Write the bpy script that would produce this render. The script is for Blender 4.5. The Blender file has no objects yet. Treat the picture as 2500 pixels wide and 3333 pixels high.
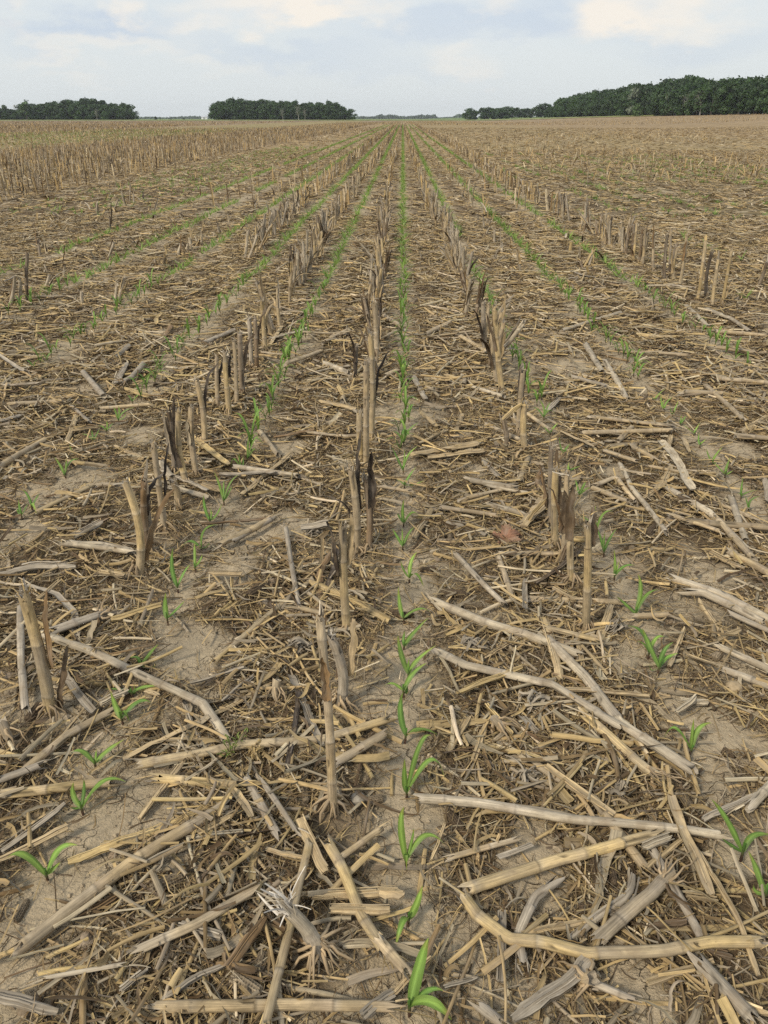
import bpy, math, random
import numpy as np
C = bpy.context.scene.collection
R = np.random.RandomState(7)
random.seed(7)
rad = math.radians

# ------------------------------------------------------------------ camera, sky, sun, exposure
F, CX, CY, EYE = 2600., 1250., 1666.5, 1.47
PIT = math.atan((CY - 385) / F)
YAW = math.atan(61 * math.cos(PIT) / F)
cam_d = bpy.data.cameras.new("camera"); cam = bpy.data.objects.new("camera", cam_d); C.objects.link(cam)
cam_d.sensor_fit = 'VERTICAL'; cam_d.sensor_height = 34.61; cam_d.lens = 34.61 * F / 3333.
cam_d.clip_start = 0.05; cam_d.clip_end = 9000
cam.location = (0, 0, EYE); cam.rotation_euler = (math.pi / 2 - PIT, 0, YAW)
sc = bpy.context.scene; sc.camera = cam
sc.view_settings.view_transform = 'Standard'; sc.view_settings.look = 'None'
sc.view_settings.gamma = 1; sc.view_settings.exposure = 0.04; sc.view_settings.use_curve_mapping = False
sc.cycles.use_denoising = False
sc.cycles.max_bounces = 5; sc.cycles.diffuse_bounces = 3; sc.cycles.volume_bounces = 0
sc.cycles.transmission_bounces = 3; sc.cycles.transparent_max_bounces = 6
sc.cycles.sample_clamp_indirect = 4

hd = np.array([-math.sin(YAW), math.cos(YAW), 0]); rt = np.array([math.cos(YAW), math.sin(YAW), 0])
FW = hd * math.cos(PIT) - np.array([0, 0, math.sin(PIT)]); UP = hd * math.sin(PIT) + np.array([0, 0, math.cos(PIT)])
EYEP = np.array([0, 0, EYE])
def ray(u, v): return FW + (u - CX) / F * rt - (v - CY) / F * UP
def ground(u, v, z=0.):
    d = ray(u, v); return EYEP + d * ((z - EYE) / d[2])
def on_plane(u, v, yb, k=0.):             # the point of the ray with y = yb + k*z
    d = ray(u, v); t = (yb + k * EYE) / (d[1] - k * d[2]); return EYEP + t * d
SS = 1659 / 1250
OFF = {1: (0, 2500), 2: (1250, 2500), 3: (0, 1700), 4: (1250, 1700), 5: (0, 1000), 6: (1250, 1000), 7: (0, 0), 8: (1250, 0)}
def px(c, x, y): return OFF[c][0] + x / SS, OFF[c][1] + y / SS
def q1(x, y): return 600 + x / 2.074, 370 + y / 2.074
def q3(x, y): return x / 2.074, 370 + y / 2.074
def q2(x, y): return 1300 + x / 2.074, 370 + y / 2.074
def q4(x, y): return 1800 + x / 2.37, 370 + y / 2.37

SUN_EL, SUN_AZ = 43, -138                   # azimuth measured from the row direction towards the right
SKY_STRENGTH = 0.1
w = bpy.data.worlds.new("World"); sc.world = w; w.use_nodes = True
nt = w.node_tree; N = nt.nodes; L = nt.links
for n in list(N): N.remove(n)
def nd(t, **k):
    n = N.new(t)
    for a, b in k.items(): setattr(n, a, b)
    return n
out = nd('ShaderNodeOutputWorld'); bg = nd('ShaderNodeBackground'); bg.inputs[1].default_value = SKY_STRENGTH
L.new(bg.outputs[0], out.inputs[0])
sky = nd('ShaderNodeTexSky', sky_type='NISHITA', sun_disc=False)
sky.sun_elevation = rad(SUN_EL); sky.sun_rotation = rad(SUN_AZ)
sky.air_density = 1.2; sky.dust_density = 2.5
tc = nd('ShaderNodeTexCoord')
def vm(op, a, b=None):
    n = nd('ShaderNodeVectorMath', operation=op)
    for i, x in enumerate((a, b)):
        if x is None: continue
        if hasattr(x, 'is_output'): L.new(x, n.inputs[i])
        else: n.inputs[i].default_value = x
    return n.outputs[1] if op in ('LENGTH', 'DISTANCE', 'DOT_PRODUCT') else n.outputs[0]
def mt(op, a, b=None, clamp=False):
    n = nd('ShaderNodeMath', operation=op, use_clamp=clamp)
    for i, x in enumerate((a, b)):
        if x is None: continue
        if hasattr(x, 'is_output'): L.new(x, n.inputs[i])
        else: n.inputs[i].default_value = x
    return n.outputs[0]
def mixc(f, a, b):
    n = nd('ShaderNodeMix', data_type='RGBA')
    for i, x in ((0, f), (6, a), (7, b)):
        if hasattr(x, 'is_output'): L.new(x, n.inputs[i])
        else: n.inputs[i].default_value = x if i == 0 else (*x, 1)
    return n.outputs[2]
def smooth(x, a, b):
    n = nd('ShaderNodeMapRange', interpolation_type='SMOOTHSTEP'); L.new(x, n.inputs[0])
    n.inputs[1].default_value = a; n.inputs[2].default_value = b
    return n.outputs[0]
D = tc.outputs['Generated']
sx = nd('ShaderNodeSeparateXYZ'); L.new(D, sx.inputs[0])
flat = vm('MULTIPLY', D, (1, 1, 2.6))
def noise(vec, s, det=6, ro=.55, dist=0.):
    n = nd('ShaderNodeTexNoise'); L.new(vec, n.inputs['Vector'])
    n.inputs['Scale'].default_value = s; n.inputs['Detail'].default_value = det
    n.inputs['Roughness'].default_value = ro; n.inputs['Distortion'].default_value = dist
    return n
n1 = noise(flat, 5.0, 7, .6, .3); n2 = noise(vm('ADD', flat, (3.1, 1.7, .4)), 2.6, 6, .55, .2)
warp = vm('MULTIPLY', vm('SUBTRACT', noise(flat, 9., 5, .6).outputs['Color'], (.5, .5, .5)), (.16, .16, .11))
DW = vm('ADD', D, warp)
def blobs(lst):
    tot = None
    for (x, y, rx, ry, a) in lst:
        d = ray(x * 1.507, y * 1.507); ln = np.linalg.norm(d); d = d / ln
        px_ = 1.507 / F / ln
        dv = vm('LENGTH', vm('MULTIPLY', vm('SUBTRACT', DW, tuple(d)), (1 / (rx * px_), 1 / (rx * px_), 1 / (ry * px_))))
        b = mt('MULTIPLY', smooth(dv, 1.9, .05), a)
        tot = b if tot is None else mt('ADD', tot, b)
    return tot
bright = blobs([(600, 5, 170, 26, .9), (665, 10, 45, 18, .5), (535, 70, 34, 18, .8), (255, 30, 34, 24, .75), (65, 35, 26, 42, .6), (10, 40, 40, 14, .5), (410, 62, 60, 18, .5), (1400, 25, 110, 40, 1.), (1310, 60, 70, 24, .6),
                (815, 15, 70, 26, .6), (1060, 15, 44, 22, .55), (190, 108, 150, 14, .45), (140, 155, 60, 12, .3), (470, 146, 90, 12, .4), (1010, 132, 60, 18, .45), (1570, 20, 70, 30, .45)])
dark = blobs([(190, 68, 130, 26, .9), (990, 62, 200, 26, .6), (620, 115, 190, 20, .55), (45, 38, 26, 14, .8), (1500, 92, 170, 34, .4), (1180, 30, 90, 34, .5), (350, 30, 60, 16, .3), (840, 150, 200, 16, .25)])
K = 1 / SKY_STRENGTH
def kc(r, g, b): return (r * K, g * K, b * K)
el = smooth(sx.outputs[2], 0., .38)
veil = mixc(el, kc(.80, .85, .865), kc(.67, .755, .875))
base = mixc(.86, sky.outputs[0], veil)
cl = mt('MULTIPLY', smooth(n1.outputs[0], .46, .72), smooth(sx.outputs[2], .02, .2))
c1 = mixc(mt('MULTIPLY', cl, .6), base, kc(.88, .865, .84))
dk = mt('MULTIPLY', smooth(n2.outputs[0], .5, .75), smooth(sx.outputs[2], .03, .2))
c2 = mixc(mt('MULTIPLY', dk, .4), c1, kc(.57, .66, .79))
c3 = mixc(mt('MULTIPLY', dark, .62, True), c2, kc(.50, .60, .75))
brn = mt('MULTIPLY', bright, smooth(n1.outputs[0], .25, .52), True)
c4 = mixc(mt('MULTIPLY', brn, .8, True), c3, kc(.97, .885, .77))
L.new(c4, bg.inputs[0])

sun_d = bpy.data.lights.new("sun", 'SUN'); sun_d.energy = 3.0; sun_d.angle = rad(10); sun_d.color = (1, .915, .765)
sun = bpy.data.objects.new("sun", sun_d); C.objects.link(sun)
sun.rotation_euler = (rad(90 - SUN_EL), 0, rad(180 - SUN_AZ) )
sun.location = (0, 0, 50)

# ------------------------------------------------------------------ numpy helpers
TAB = np.random.RandomState(11).rand(512, 512).astype(np.float32)
def vn(x, y, k=0):
    x = x + 37.3 * k + 1000; y = y + 91.7 * k + 1000
    xi = np.floor(x).astype(np.int64); yi = np.floor(y).astype(np.int64)
    fx = x - xi; fy = y - yi
    fx = fx * fx * (3 - 2 * fx); fy = fy * fy * (3 - 2 * fy)
    a, b = xi % 512, (xi + 1) % 512; c, d = yi % 512, (yi + 1) % 512
    return (TAB[a, c] * (1 - fx) + TAB[b, c] * fx) * (1 - fy) + (TAB[a, d] * (1 - fx) + TAB[b, d] * fx) * fy
def sstep(x, a, b):
    t = np.clip((x - a) / (b - a), 0, 1); return t * t * (3 - 2 * t)
def lerp(a, b, t): return a + (b - a) * t
def nrm(v): return v / (np.linalg.norm(v, axis=-1, keepdims=True) + 1e-9)

SEED_ROWS = {'C': .02, 'L1': -.742, 'L2': -1.53, 'L3': -2.38, 'L4': -3.2, 'L5': -4.12, 'R1': .78, 'R2': 1.5, 'R3': 2.26}
STUB = {'C': ([0, 4, 7, 17, 26, 45, 200], [-.15, -.157, -.2, -.28, -.34, -.36, -.36]),
        'L1': ([0, 5, 9, 15, 30, 200], [-.94, -.945, -.985, -1.05, -1.0, -1.05]),
        'L2': ([0, 12, 17, 28, 42, 200], [-1.72, -1.77, -1.84, -1.82, -1.93, -1.93]),
        'R1': ([0, 3, 8, 12, 15, 36, 200], [.597, .6, .62, .58, .47, .43, .43]),
        'R4': ([0, 7, 9, 12, 16, 28, 40, 61, 200], [2.8, 2.72, 2.68, 2.65, 2.55, 2.6, 2.8, 2.87, 2.9])}
def stub_x(r, y): return np.interp(y, *STUB[r])

PATCH = [(px(c, x, y), r) for c, x, y, r in [(1, 620, 130, 170), (1, 300, 470, 190), (3, 850, 560, 150), (3, 1000, 230, 120), (3, 980, 560, 80), (4, 1050, 600, 90), (4, 1420, 880, 170), (4, 1500, 640, 120), (2, 200, 230, 120),
         (2, 640, 470, 150), (2, 350, 730, 110), (2, 1040, 880, 120), (2, 1150, 1000, 120), (4, 130, 300, 90), (5, 400, 730, 120), (5, 600, 570, 120), (5, 100, 990, 100), (5, 1240, 600, 80), (6, 980, 700, 80), (6, 1560, 630, 100), (6, 400, 720, 60),
         (5, 690, 370, 70), (5, 1050, 960, 120), (5, 1250, 950, 100), (4, 1580, 950, 120), (2, 640, 300, 90), (1, 760, 400, 70), (2, 1500, 350, 120), (6, 330, 560, 40), (6, 90, 760, 60), (6, 1450, 480, 60)]]
PW = []
for (uv, r) in PATCH:
    p = ground(*uv); z = np.dot(p - EYEP, FW); PW.append((p[0], p[1], r / SS / F * z * 1.05, r / SS / F * z * 1.5))
def crust(x, y):
    n = vn(x * 4.3, y * 4.3, 5); m = vn(x * 11, y * 11, 6)
    c = np.zeros_like(x)
    for xr in SEED_ROWS.values():
        c = np.maximum(c, np.exp(-((x - xr) / (.11 + .05 * sstep(y, 2.5, 7))) ** 2) * sstep(vn(x * 2.2, y * 1.3, 8) + .25 * m, .24, .52) * .93)
    for (a, b, rx, ry) in PW:
        d = ((x - a) / rx) ** 2 + ((y - b) / ry) ** 2
        c = np.maximum(c, sstep(d + 1.3 * (n - .5) + .5 * (m - .5), 1.15, .55))
    c = np.maximum(c, .75 * sstep(vn(x * 2.1, y * 2.1, 9) + .3 * m, .86, 1.05))
    return c
def hill(x, y): return 3.3 * sstep(x, 40, 165) * sstep(y, 20, 120) - 0.0
def hfield(x, y, c=None):
    if c is None: c = crust(x, y)
    near = sstep(y, 40, 14)
    h = .016 * (vn(x * 2.7, y * 2.7, 1) - .5) * 2 + .012 * (vn(x * 8, y * 8, 2) - .5) * (1.5 - c)
    rough = (1.25 - c)
    h = h + rough * (.016 * np.maximum(0, vn(x * 19, y * 19, 3) - .45) + .008 * (vn(x * 45, y * 45, 4) - .5) + .004 * (vn(x * 95, y * 95, 7) - .5))
    return h * near + hill(x, y)
def hz(x, y): return float(hfield(np.array([float(x)]), np.array([float(y)]))[0])

# ------------------------------------------------------------------ mesh collecting
class MB:
    def __init__(s): s.v = []; s.q = []; s.t = []; s.c = []; s.st = []; s.n = 0
    def add(s, v, q=None, t=None, col=(1, 1, 1), st=None):
        v = np.asarray(v, np.float32).reshape(-1, 3); k = len(v)
        s.v.append(v)
        if q is not None and len(q): s.q.append(np.asarray(q, np.int32).reshape(-1, 4) + s.n)
        if t is not None and len(t): s.t.append(np.asarray(t, np.int32).reshape(-1, 3) + s.n)
        col = np.asarray(col, np.float32)
        s.c.append(np.broadcast_to(col, (k, 3)) if col.ndim == 1 else col.reshape(-1, 3))
        s.st.append(v if st is None else np.asarray(st, np.float32).reshape(-1, 3))
        s.n += k
    def mesh(s, name, mat, smooth=True):
        me = bpy.data.meshes.new(name)
        v = np.concatenate(s.v)
        q = np.concatenate(s.q) if s.q else np.zeros((0, 4), np.int32)
        t = np.concatenate(s.t) if s.t else np.zeros((0, 3), np.int32)
        me.vertices.add(len(v)); me.vertices.foreach_set('co', v.ravel())
        nl = q.size + t.size
        me.loops.add(nl); me.loops.foreach_set('vertex_index', np.concatenate([q.ravel(), t.ravel()]).astype(np.int32))
        me.polygons.add(len(q) + len(t))
        ls = np.concatenate([np.arange(len(q)) * 4, q.size + np.arange(len(t)) * 3]).astype(np.int32)
        me.polygons.foreach_set('loop_start', ls)
        me.polygons.foreach_set('use_smooth', np.full(len(ls), smooth, bool))
        me.update(calc_edges=True)
        a = me.attributes.new('Col', 'FLOAT_COLOR', 'POINT')
        c = np.concatenate(s.c); a.data.foreach_set('color', np.concatenate([c, np.ones((len(c), 1), np.float32)], 1).astype(np.float32).ravel())
        a = me.attributes.new('st', 'FLOAT_VECTOR', 'POINT'); a.data.foreach_set('vector', np.concatenate(s.st).astype(np.float32).ravel())
        me.materials.append(mat)
        return me
    def build(s, name, mat, parent=None, loc=None, smooth=True):
        o = bpy.data.objects.new(name, s.mesh(name, mat, smooth)); C.objects.link(o)
        if parent is not None: o.parent = parent
        if loc is not None: o.location = loc
        return o
def tag(o, label=None, cat=None, group=None, kind=None):
    for k, v in (('label', label), ('category', cat), ('group', group), ('kind', kind)):
        if v: o[k] = v
    return o
def empty(name, loc):
    o = bpy.data.objects.new(name, None); C.objects.link(o); o.location = loc; o.empty_display_size = .05; return o
def grid_quads(nr, nc, wrap=False):
    i = np.arange(nr - 1)[:, None]; j = np.arange(nc if wrap else nc - 1)[None]
    a = i * nc + j; b = i * nc + (j + 1) % nc
    return np.stack([a, b, b + nc, a + nc], -1).reshape(-1, 4)

# many small strips at once: profile = cross-section in units of width
FLAT = np.array([(-.5, 0), (.5, 0)]); VEE = np.array([(-.5, .16), (0, -.04), (.5, .16)])
ARC = np.array([(-.5, -.25), (-.38, .12), (0, .32), (.38, .12), (.5, -.25)])
def strips(mb, pos, head, pitch, length, width, k, col, ch=0., cp=0., roll=0., prof=FLAT, taper=0., anchor=.5, conform=False, wrap=False, wob=0., lift=None):
    n = len(pos); o1 = np.ones(n)
    head, pitch, length, width, ch, cp, roll = [np.asarray(a, float) * o1 for a in (head, pitch, length, width, ch, cp, roll)]
    s = (np.arange(k + 1) / k)[None]
    sm = (np.arange(k) + .5) / k
    H = head[:, None] + ch[:, None] * (sm[None] - .5); Pp = pitch[:, None] + cp[:, None] * (sm[None] - anchor)
    if wob: H = H + R.randn(n, k) * wob
    dx = np.stack([np.cos(Pp) * np.cos(H), np.cos(Pp) * np.sin(H), np.sin(Pp)], -1) * (length / k)[:, None, None]
    P = np.concatenate([np.zeros((n, 1, 3)), np.cumsum(dx, 1)], 1)
    if anchor: P = P - P[:, k // 2:k // 2 + 1]
    P = P + pos[:, None]
    if conform:
        P[..., 2] += hfield(P[..., 0].ravel(), P[..., 1].ravel()).reshape(n, k + 1)
        P[..., 2] -= 0
    T = np.concatenate([dx[:, :1], (dx[:, 1:] + dx[:, :-1]) / 2, dx[:, -1:]], 1); T = nrm(T)
    hh = np.concatenate([H[:, :1], (H[:, 1:] + H[:, :-1]) / 2, H[:, -1:]], 1)
    side = np.stack([-np.sin(hh), np.cos(hh), 0 * hh], -1); up = np.cross(T, side)
    c, s_ = np.cos(roll)[:, None, None], np.sin(roll)[:, None, None]
    S2 = side * c + up * s_; U2 = up * c - side * s_
    wd = width[:, None] * (1 - taper * np.abs(s) ** 2)
    m = len(prof)
    V = P[:, :, None] + wd[:, :, None, None] * (prof[:, 0][None, None, :, None] * S2[:, :, None] + prof[:, 1][None, None, :, None] * U2[:, :, None])
    q = grid_quads(k + 1, m, wrap)[None] + (np.arange(n) * (k + 1) * m)[:, None, None]
    st = np.zeros((n, k + 1, m, 3), np.float32)
    st[..., 0] = (s * length[:, None])[..., None] + R.rand(n)[:, None, None] * 50
    st[..., 1] = wd[:, :, None] * prof[None, None, :, 0] + R.rand(n)[:, None, None] * 5
    st[..., 2] = wd[:, :, None] * prof[None, None, :, 1]
    cc = np.broadcast_to(np.asarray(col, np.float32)[:, None, None, :], (n, k + 1, m, 3))
    mb.add(V.reshape(-1, 3), q.reshape(-1, 4), col=cc.reshape(-1, 3), st=st.reshape(-1, 3))

def frames(P, ref):
    T = nrm(np.gradient(P, axis=0)); ref = np.asarray(ref, float)
    n = nrm(ref - (T @ ref)[:, None] * T); return T, n, np.cross(T, n)
def resample(P, s):
    P = np.asarray(P, float); d = np.r_[0, np.cumsum(np.linalg.norm(np.diff(P, axis=0), axis=1))]
    return np.stack([np.interp(s, d, P[:, i]) for i in range(3)], 1)
def plen(P): return float(np.linalg.norm(np.diff(np.asarray(P, float), axis=0), axis=1).sum())
def tube(mb, P, rr, seg, col, ref=(0, 0, 1), rnd=None, cap=True):
    P = np.asarray(P, float); k = len(P); T, n, b = frames(P, ref)
    th = np.arange(seg) * 2 * math.pi / seg
    ring = np.cos(th)[None, :, None] * n[:, None] + np.sin(th)[None, :, None] * b[:, None]
    rr = np.asarray(rr, float) * np.ones(k)
    V = P[:, None] + ring * rr[:, None, None]
    s = np.r_[0, np.cumsum(np.linalg.norm(np.diff(P, axis=0), axis=1))]
    st = np.stack([np.broadcast_to(s[:, None] + (rnd or R.rand() * 50), (k, seg)), np.cos(th)[None] * rr[:, None], np.sin(th)[None] * rr[:, None]], -1)
    col = np.asarray(col, float)
    if col.ndim == 2: col = np.repeat(col, seg, 0)
    q = grid_quads(k, seg, True)
    mb.add(V.reshape(-1, 3), q, col=col, st=st.reshape(-1, 3))
def sheet(mb, P, wd, side, col, curl=.15, m=5, tear=0.):
    """a blade: P (k,3) mid-line, wd widths, side (k,3) or (3,), curl lifts the edges"""
    P = np.asarray(P, float); k = len(P); T = nrm(np.gradient(P, axis=0))
    side = np.broadcast_to(np.asarray(side, float), (k, 3)); side = nrm(side - (side * T).sum(1, keepdims=True) * T); up = np.cross(T, side)
    a = np.linspace(-.5, .5, m)
    wd = np.asarray(wd, float) * np.ones(k)
    off = np.abs(a * 2) ** 1.5 * curl
    V = P[:, None] + wd[:, None, None] * (a[None, :, None] * side[:, None] + off[None, :, None] * up[:, None])
    if tear: V += R.randn(k, m, 3) * tear
    s = np.r_[0, np.cumsum(np.linalg.norm(np.diff(P, axis=0), axis=1))]
    st = np.stack([np.broadcast_to(s[:, None] + R.rand() * 50, (k, m)), a[None] * wd[:, None] + 3, np.full((k, m), R.rand() * 9)], -1)
    col = np.asarray(col, float)
    if col.ndim == 2 and len(col) == k: col = np.repeat(col, m, 0)
    mb.add(V.reshape(-1, 3), grid_quads(k, m), col=col, st=st.reshape(-1, 3))

TONE = {'y': (.50, .36, .160), 't': (.44, .325, .175), 'g': (.345, .288, .21), 'p': (.47, .388, .265), 'b': (.22, .137, .065), 'k': (.05, .036, .025), 'd': (.12, .08, .045)}
PITH = np.array((.50, .42, .31))
def culm(mb, P, r0, r1, tone='t', seg=12, ref=(0, 0, 1), jag=.012, split=.5, flat=1., space=None, purple=.6, step=.014, fray=0, oval=.0):
    """a corn stem along the polyline P: nodes, grooves, splits and torn ends"""
    Lg = plen(P); rng = np.random.RandomState(R.randint(1 << 30))
    sp = space or rng.uniform(.11, .17); nodes = np.arange(rng.uniform(.02, sp), Lg - .01, sp); nodes = nodes + rng.uniform(-.02, .02, len(nodes))
    ss = [np.arange(0, Lg, step), [Lg]] + [[a - .006, a - .003, a, a + .003, a + .007] for a in nodes]
    s = np.unique(np.clip(np.concatenate(ss), 0, Lg)); s = s[np.r_[True, np.diff(s) > 1e-4]]
    Q = resample(P, s); k = len(s)
    for i in range(1, 3): Q[:, i % 3] += (vn(s * 9, s * 0 + rng.rand() * 99, i) - .5) * r0 * .25
    T, n, b = frames(Q, ref)
    th = np.arange(seg) * 2 * math.pi / seg + rng.rand() * 6
    r = lerp(r0, r1, s / Lg)
    col = np.array(TONE[tone]) * rng.uniform(.88, 1.1)
    cc = np.tile(col, (k, 1)) * (1 + .25 * (vn(s * 14, s * 0 + rng.rand() * 99, 3) - .5))[:, None]
    rm = np.ones((k, seg)); cm = np.ones((k, seg))
    seg_id = np.searchsorted(nodes, s)
    for i in range(len(nodes) + 1):
        g = rng.rand() * 6.28; m = seg_id == i
        dth = np.abs((th[None] - g + math.pi) % (2 * math.pi) - math.pi)
        rm[m] *= 1 - rng.uniform(.05, .22) * np.exp(-(dth / .45) ** 2)
        lo = nodes[i - 1] if i > 0 else 0; hi = nodes[i] if i < len(nodes) else Lg
        f = np.clip((s[m] - lo) / max(hi - lo, .01), 0, 1)
        pu = purple * rng.rand() * np.exp(-((1 - f) / .25) ** 2)[:, None]
        cc[m] = cc[m] * (1 - .55 * pu) + .55 * pu * np.array((.30, .235, .20))
        gm = rng.rand() * .6; cc[m] = (cc[m] * (1 - gm) + gm * np.array((.36, .30, .22))) * rng.uniform(.82, 1.12)
        pa = rng.rand() * .5 * np.exp(-(f / .1) ** 2)[:, None]
        cc[m] = cc[m] * (1 - pa) + pa * np.array((.48, .41, .32))
        if rng.rand() < split:
            a, c_ = sorted(rng.uniform(0, 1, 2)); g2 = rng.rand() * 6.28
            inn = (f > a) & (f < c_)
            d2 = np.abs((th[None] - g2 + math.pi) % (2 * math.pi) - math.pi) < (math.pi / seg * 1.05)
            mm = np.zeros((k, seg), bool); mm[m] = inn[:, None] & d2
            rm[mm] *= .55; cm[mm] *= .30  # brown split interior, darkened further with crevice shade in the colour
    for a in nodes:
        r = r * (1 + .07 * np.exp(-((s - a) / .006) ** 2) - .03 * np.exp(-((s - a - .014) / .009) ** 2))
        cm *= (1 - .5 * np.exp(-((s - a - .001) / .0032) ** 2) * rng.uniform(.4, 1))[:, None]
    rm *= 1 + .05 * rng.randn(1, seg)
    ring = np.cos(th)[None, :, None] * n[:, None] * flat + np.sin(th)[None, :, None] * b[:, None] * (2 - flat) ** .5
    V = Q[:, None] + ring * (r[:, None] * rm)[..., None]
    # torn ends
    jo = rng.randn(seg) * jag; V[-1] += T[-1] * jo[:, None]; jo2 = rng.randn(seg) * jag; V[0] += T[0] * jo2[:, None]
    st = np.stack([np.broadcast_to(s[:, None] + rng.rand() * 50, (k, seg)), np.cos(th)[None] * r[:, None], np.sin(th)[None] * r[:, None]], -1)
    colv = cc[:, None] * cm[..., None]
    mb.add(V.reshape(-1, 3), grid_quads(k, seg, True), col=colv.reshape(-1, 3), st=st.reshape(-1, 3))
    for e, sg in ((0, -1), (-1, 1)):
        c0 = Q[e] - sg * T[e] * .012
        v = np.concatenate([V[e], c0 + (V[e] - Q[e]) * .72 - 0 * T[e], [c0 - sg * T[e] * .012]])
        i = np.arange(seg); j = (i + 1) % seg
        if sg > 0: q = np.stack([i, j, j + seg, i + seg], 1); t = np.stack([i + seg, j + seg, 0 * i + 2 * seg], 1)
        else: q = np.stack([j, i, i + seg, j + seg], 1); t = np.stack([j + seg, i + seg, 0 * i + 2 * seg], 1)
        pc = PITH * rng.uniform(.45, 1)
        mb.add(v, q, t, col=pc)
    for e in range(fray):
        i = rng.randint(seg); ee = -1 if rng.rand() < .6 else 0
        d = T[ee] * (1 if ee == -1 else -1) + rng.randn(3) * .35; d /= np.linalg.norm(d)
        ln = rng.uniform(.02, .06); tt = np.linspace(0, 1, 5)[:, None]
        Pf = V[ee][i] + d * ln * tt + np.array((0, 0, -1)) * (tt ** 2) * ln * rng.uniform(0, .5) - T[ee] * .005
        sheet(mb, Pf, np.linspace(.004, .0012, 5), rng.randn(3), col * rng.uniform(.8, 1.35), .1, 2)
    return Q, T, n, b, r, nodes
def roots(mb, base, axis, r, n=14, reach=.06, drop=.05, zmin=None, top=.035, rngs=None):
    """brace roots: tapered fingers that leave the stem foot and dive into the soil"""
    axis = nrm(np.asarray(axis, float)); a = nrm(np.cross(axis, (.3, .8, .2))); b = np.cross(axis, a)
    for i in range(n):
        th = (i + R.uniform(-.35, .35)) * 2 * math.pi / n
        d = a * math.cos(th) + b * math.sin(th)
        h0 = top * R.uniform(.3, 1.2); rc = reach * R.uniform(.35, 1.4)
        tt = np.linspace(0, 1, 6)[:, None]
        P = base + axis * h0 * (1 - tt) + d * (r * .75 + rc * (tt ** .8)) - axis * drop * tt ** 2.2
        P = P + np.cumsum(R.randn(6, 3) * .0034, 0)
        c = np.array((.44, .32, .185)) * R.uniform(.62, 1.1)
        tube(mb, P, np.linspace(.0038, .0012, 6) * R.uniform(.6, 1.25), 6, c * np.linspace(1.1, .6, 6)[:, None], ref=(.2, .1, .97))
def tuft(mb, P0, d, n=14, ln=.05, spread=.5, col=(.62, .56, .47), wd=.004):
    for i in range(n):
        dd = nrm(np.asarray(d, float) + R.randn(3) * spread); l_ = ln * R.uniform(.4, 1.3); tt = np.linspace(0, 1, 6)[:, None]
        P = P0 + R.randn(3) * .006 + dd * l_ * tt + R.randn(3) * l_ * .35 * tt ** 2
        sheet(mb, P, np.linspace(wd, wd * .3, 6) * R.uniform(.5, 1.6), R.randn(3), np.array(col) * R.uniform(.7, 1.15), .15, 3)

# ------------------------------------------------------------------ materials
def new_mat(name):
    m = bpy.data.materials.new(name); m.use_nodes = True
    return m
class NB:                                   # node builder for a material
    def __init__(s, m): s.t = m.node_tree; s.b = s.t.nodes['Principled BSDF']; s.o = s.t.nodes['Material Output']
    def n(s, t, ins=None, **k):
        x = s.t.nodes.new(t)
        for a, b in k.items(): setattr(x, a, b)
        for a, b in (ins or {}).items(): s.set(x.inputs[a], b)
        return x
    def set(s, i, b):
        if hasattr(b, 'is_output'): s.t.links.new(b, i)
        else: i.default_value = b
    def attr(s, name): return s.n('ShaderNodeAttribute', attribute_name=name)
    def noise(s, vec, sc_, det=3, ro=.55): return s.n('ShaderNodeTexNoise', {'Vector': vec, 'Scale': sc_, 'Detail': det, 'Roughness': ro}).outputs[0]
    def scale(s, vec, v): return s.n('ShaderNodeVectorMath', {0: vec, 1: v}, operation='MULTIPLY').outputs[0]
    def rng(s, x, a, b, c, d): return s.n('ShaderNodeMapRange', {0: x, 1: a, 2: b, 3: c, 4: d}).outputs[0]
    def mul(s, c, f):
        x = s.n('ShaderNodeVectorMath', {0: c}, operation='SCALE'); s.set(x.inputs['Scale'], f); return x.outputs[0]
    def math(s, op, a, b): return s.n('ShaderNodeMath', {0: a, 1: b}, operation=op).outputs[0]
    def mix(s, f, a, b):
        x = s.n('ShaderNodeMix', data_type='RGBA')
        for i, y in ((0, f), (6, a), (7, b)): s.set(x.inputs[i], y if hasattr(y, 'is_output') or i == 0 else (*y, 1))
        return x.outputs[2]
def straw_mat(name, rough=.8, fine=True, random_tint=True):
    m = new_mat(name); b = NB(m); st = b.attr('st').outputs['Vector']; c = b.attr('Col').outputs['Color']
    f1 = b.noise(b.scale(st, (9., 420., 420.)), 1., 3, .6); f2 = b.noise(b.scale(st, (26., 60., 60.)), 1., 3, .6)
    v = b.math('MULTIPLY', b.rng(f1, .3, .7, .62, 1.3), b.rng(f2, .28, .7, .72, 1.22))
    if random_tint:
        oi = b.n('ShaderNodeObjectInfo').outputs['Random']; v = b.math('MULTIPLY', v, b.rng(oi, 0, 1, .84, 1.14))
    col = b.mul(c, v)
    grey = b.noise(b.scale(st, (7., 35., 35.)), 1.3, 2)
    col = b.mix(b.rng(grey, .5, .75, 0., .4), col, (.30, .255, .205))
    if random_tint:                          # dried mud on the stems
        mud = b.noise(b.n('ShaderNodeTexCoord').outputs['Object'], 17., 4, .65); col = b.mix(b.rng(mud, .5, .68, 0., .6), col, (.235, .175, .108))
    spots = b.noise(b.scale(st, (60., 130., 130.)), 1., 2)
    col = b.mix(b.rng(spots, .66, .78, 0., .65), col, (.09, .065, .04))
    b.set(b.b.inputs['Base Color'], col); b.b.inputs['Roughness'].default_value = rough; b.b.inputs['Specular IOR Level'].default_value = .25
    bp = b.n('ShaderNodeBump', {'Strength': .5, 'Distance': .0012, 'Height': f1}); b.set(b.b.inputs['Normal'], bp.outputs[0])
    return m
M_STRAW = straw_mat('straw')
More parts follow.
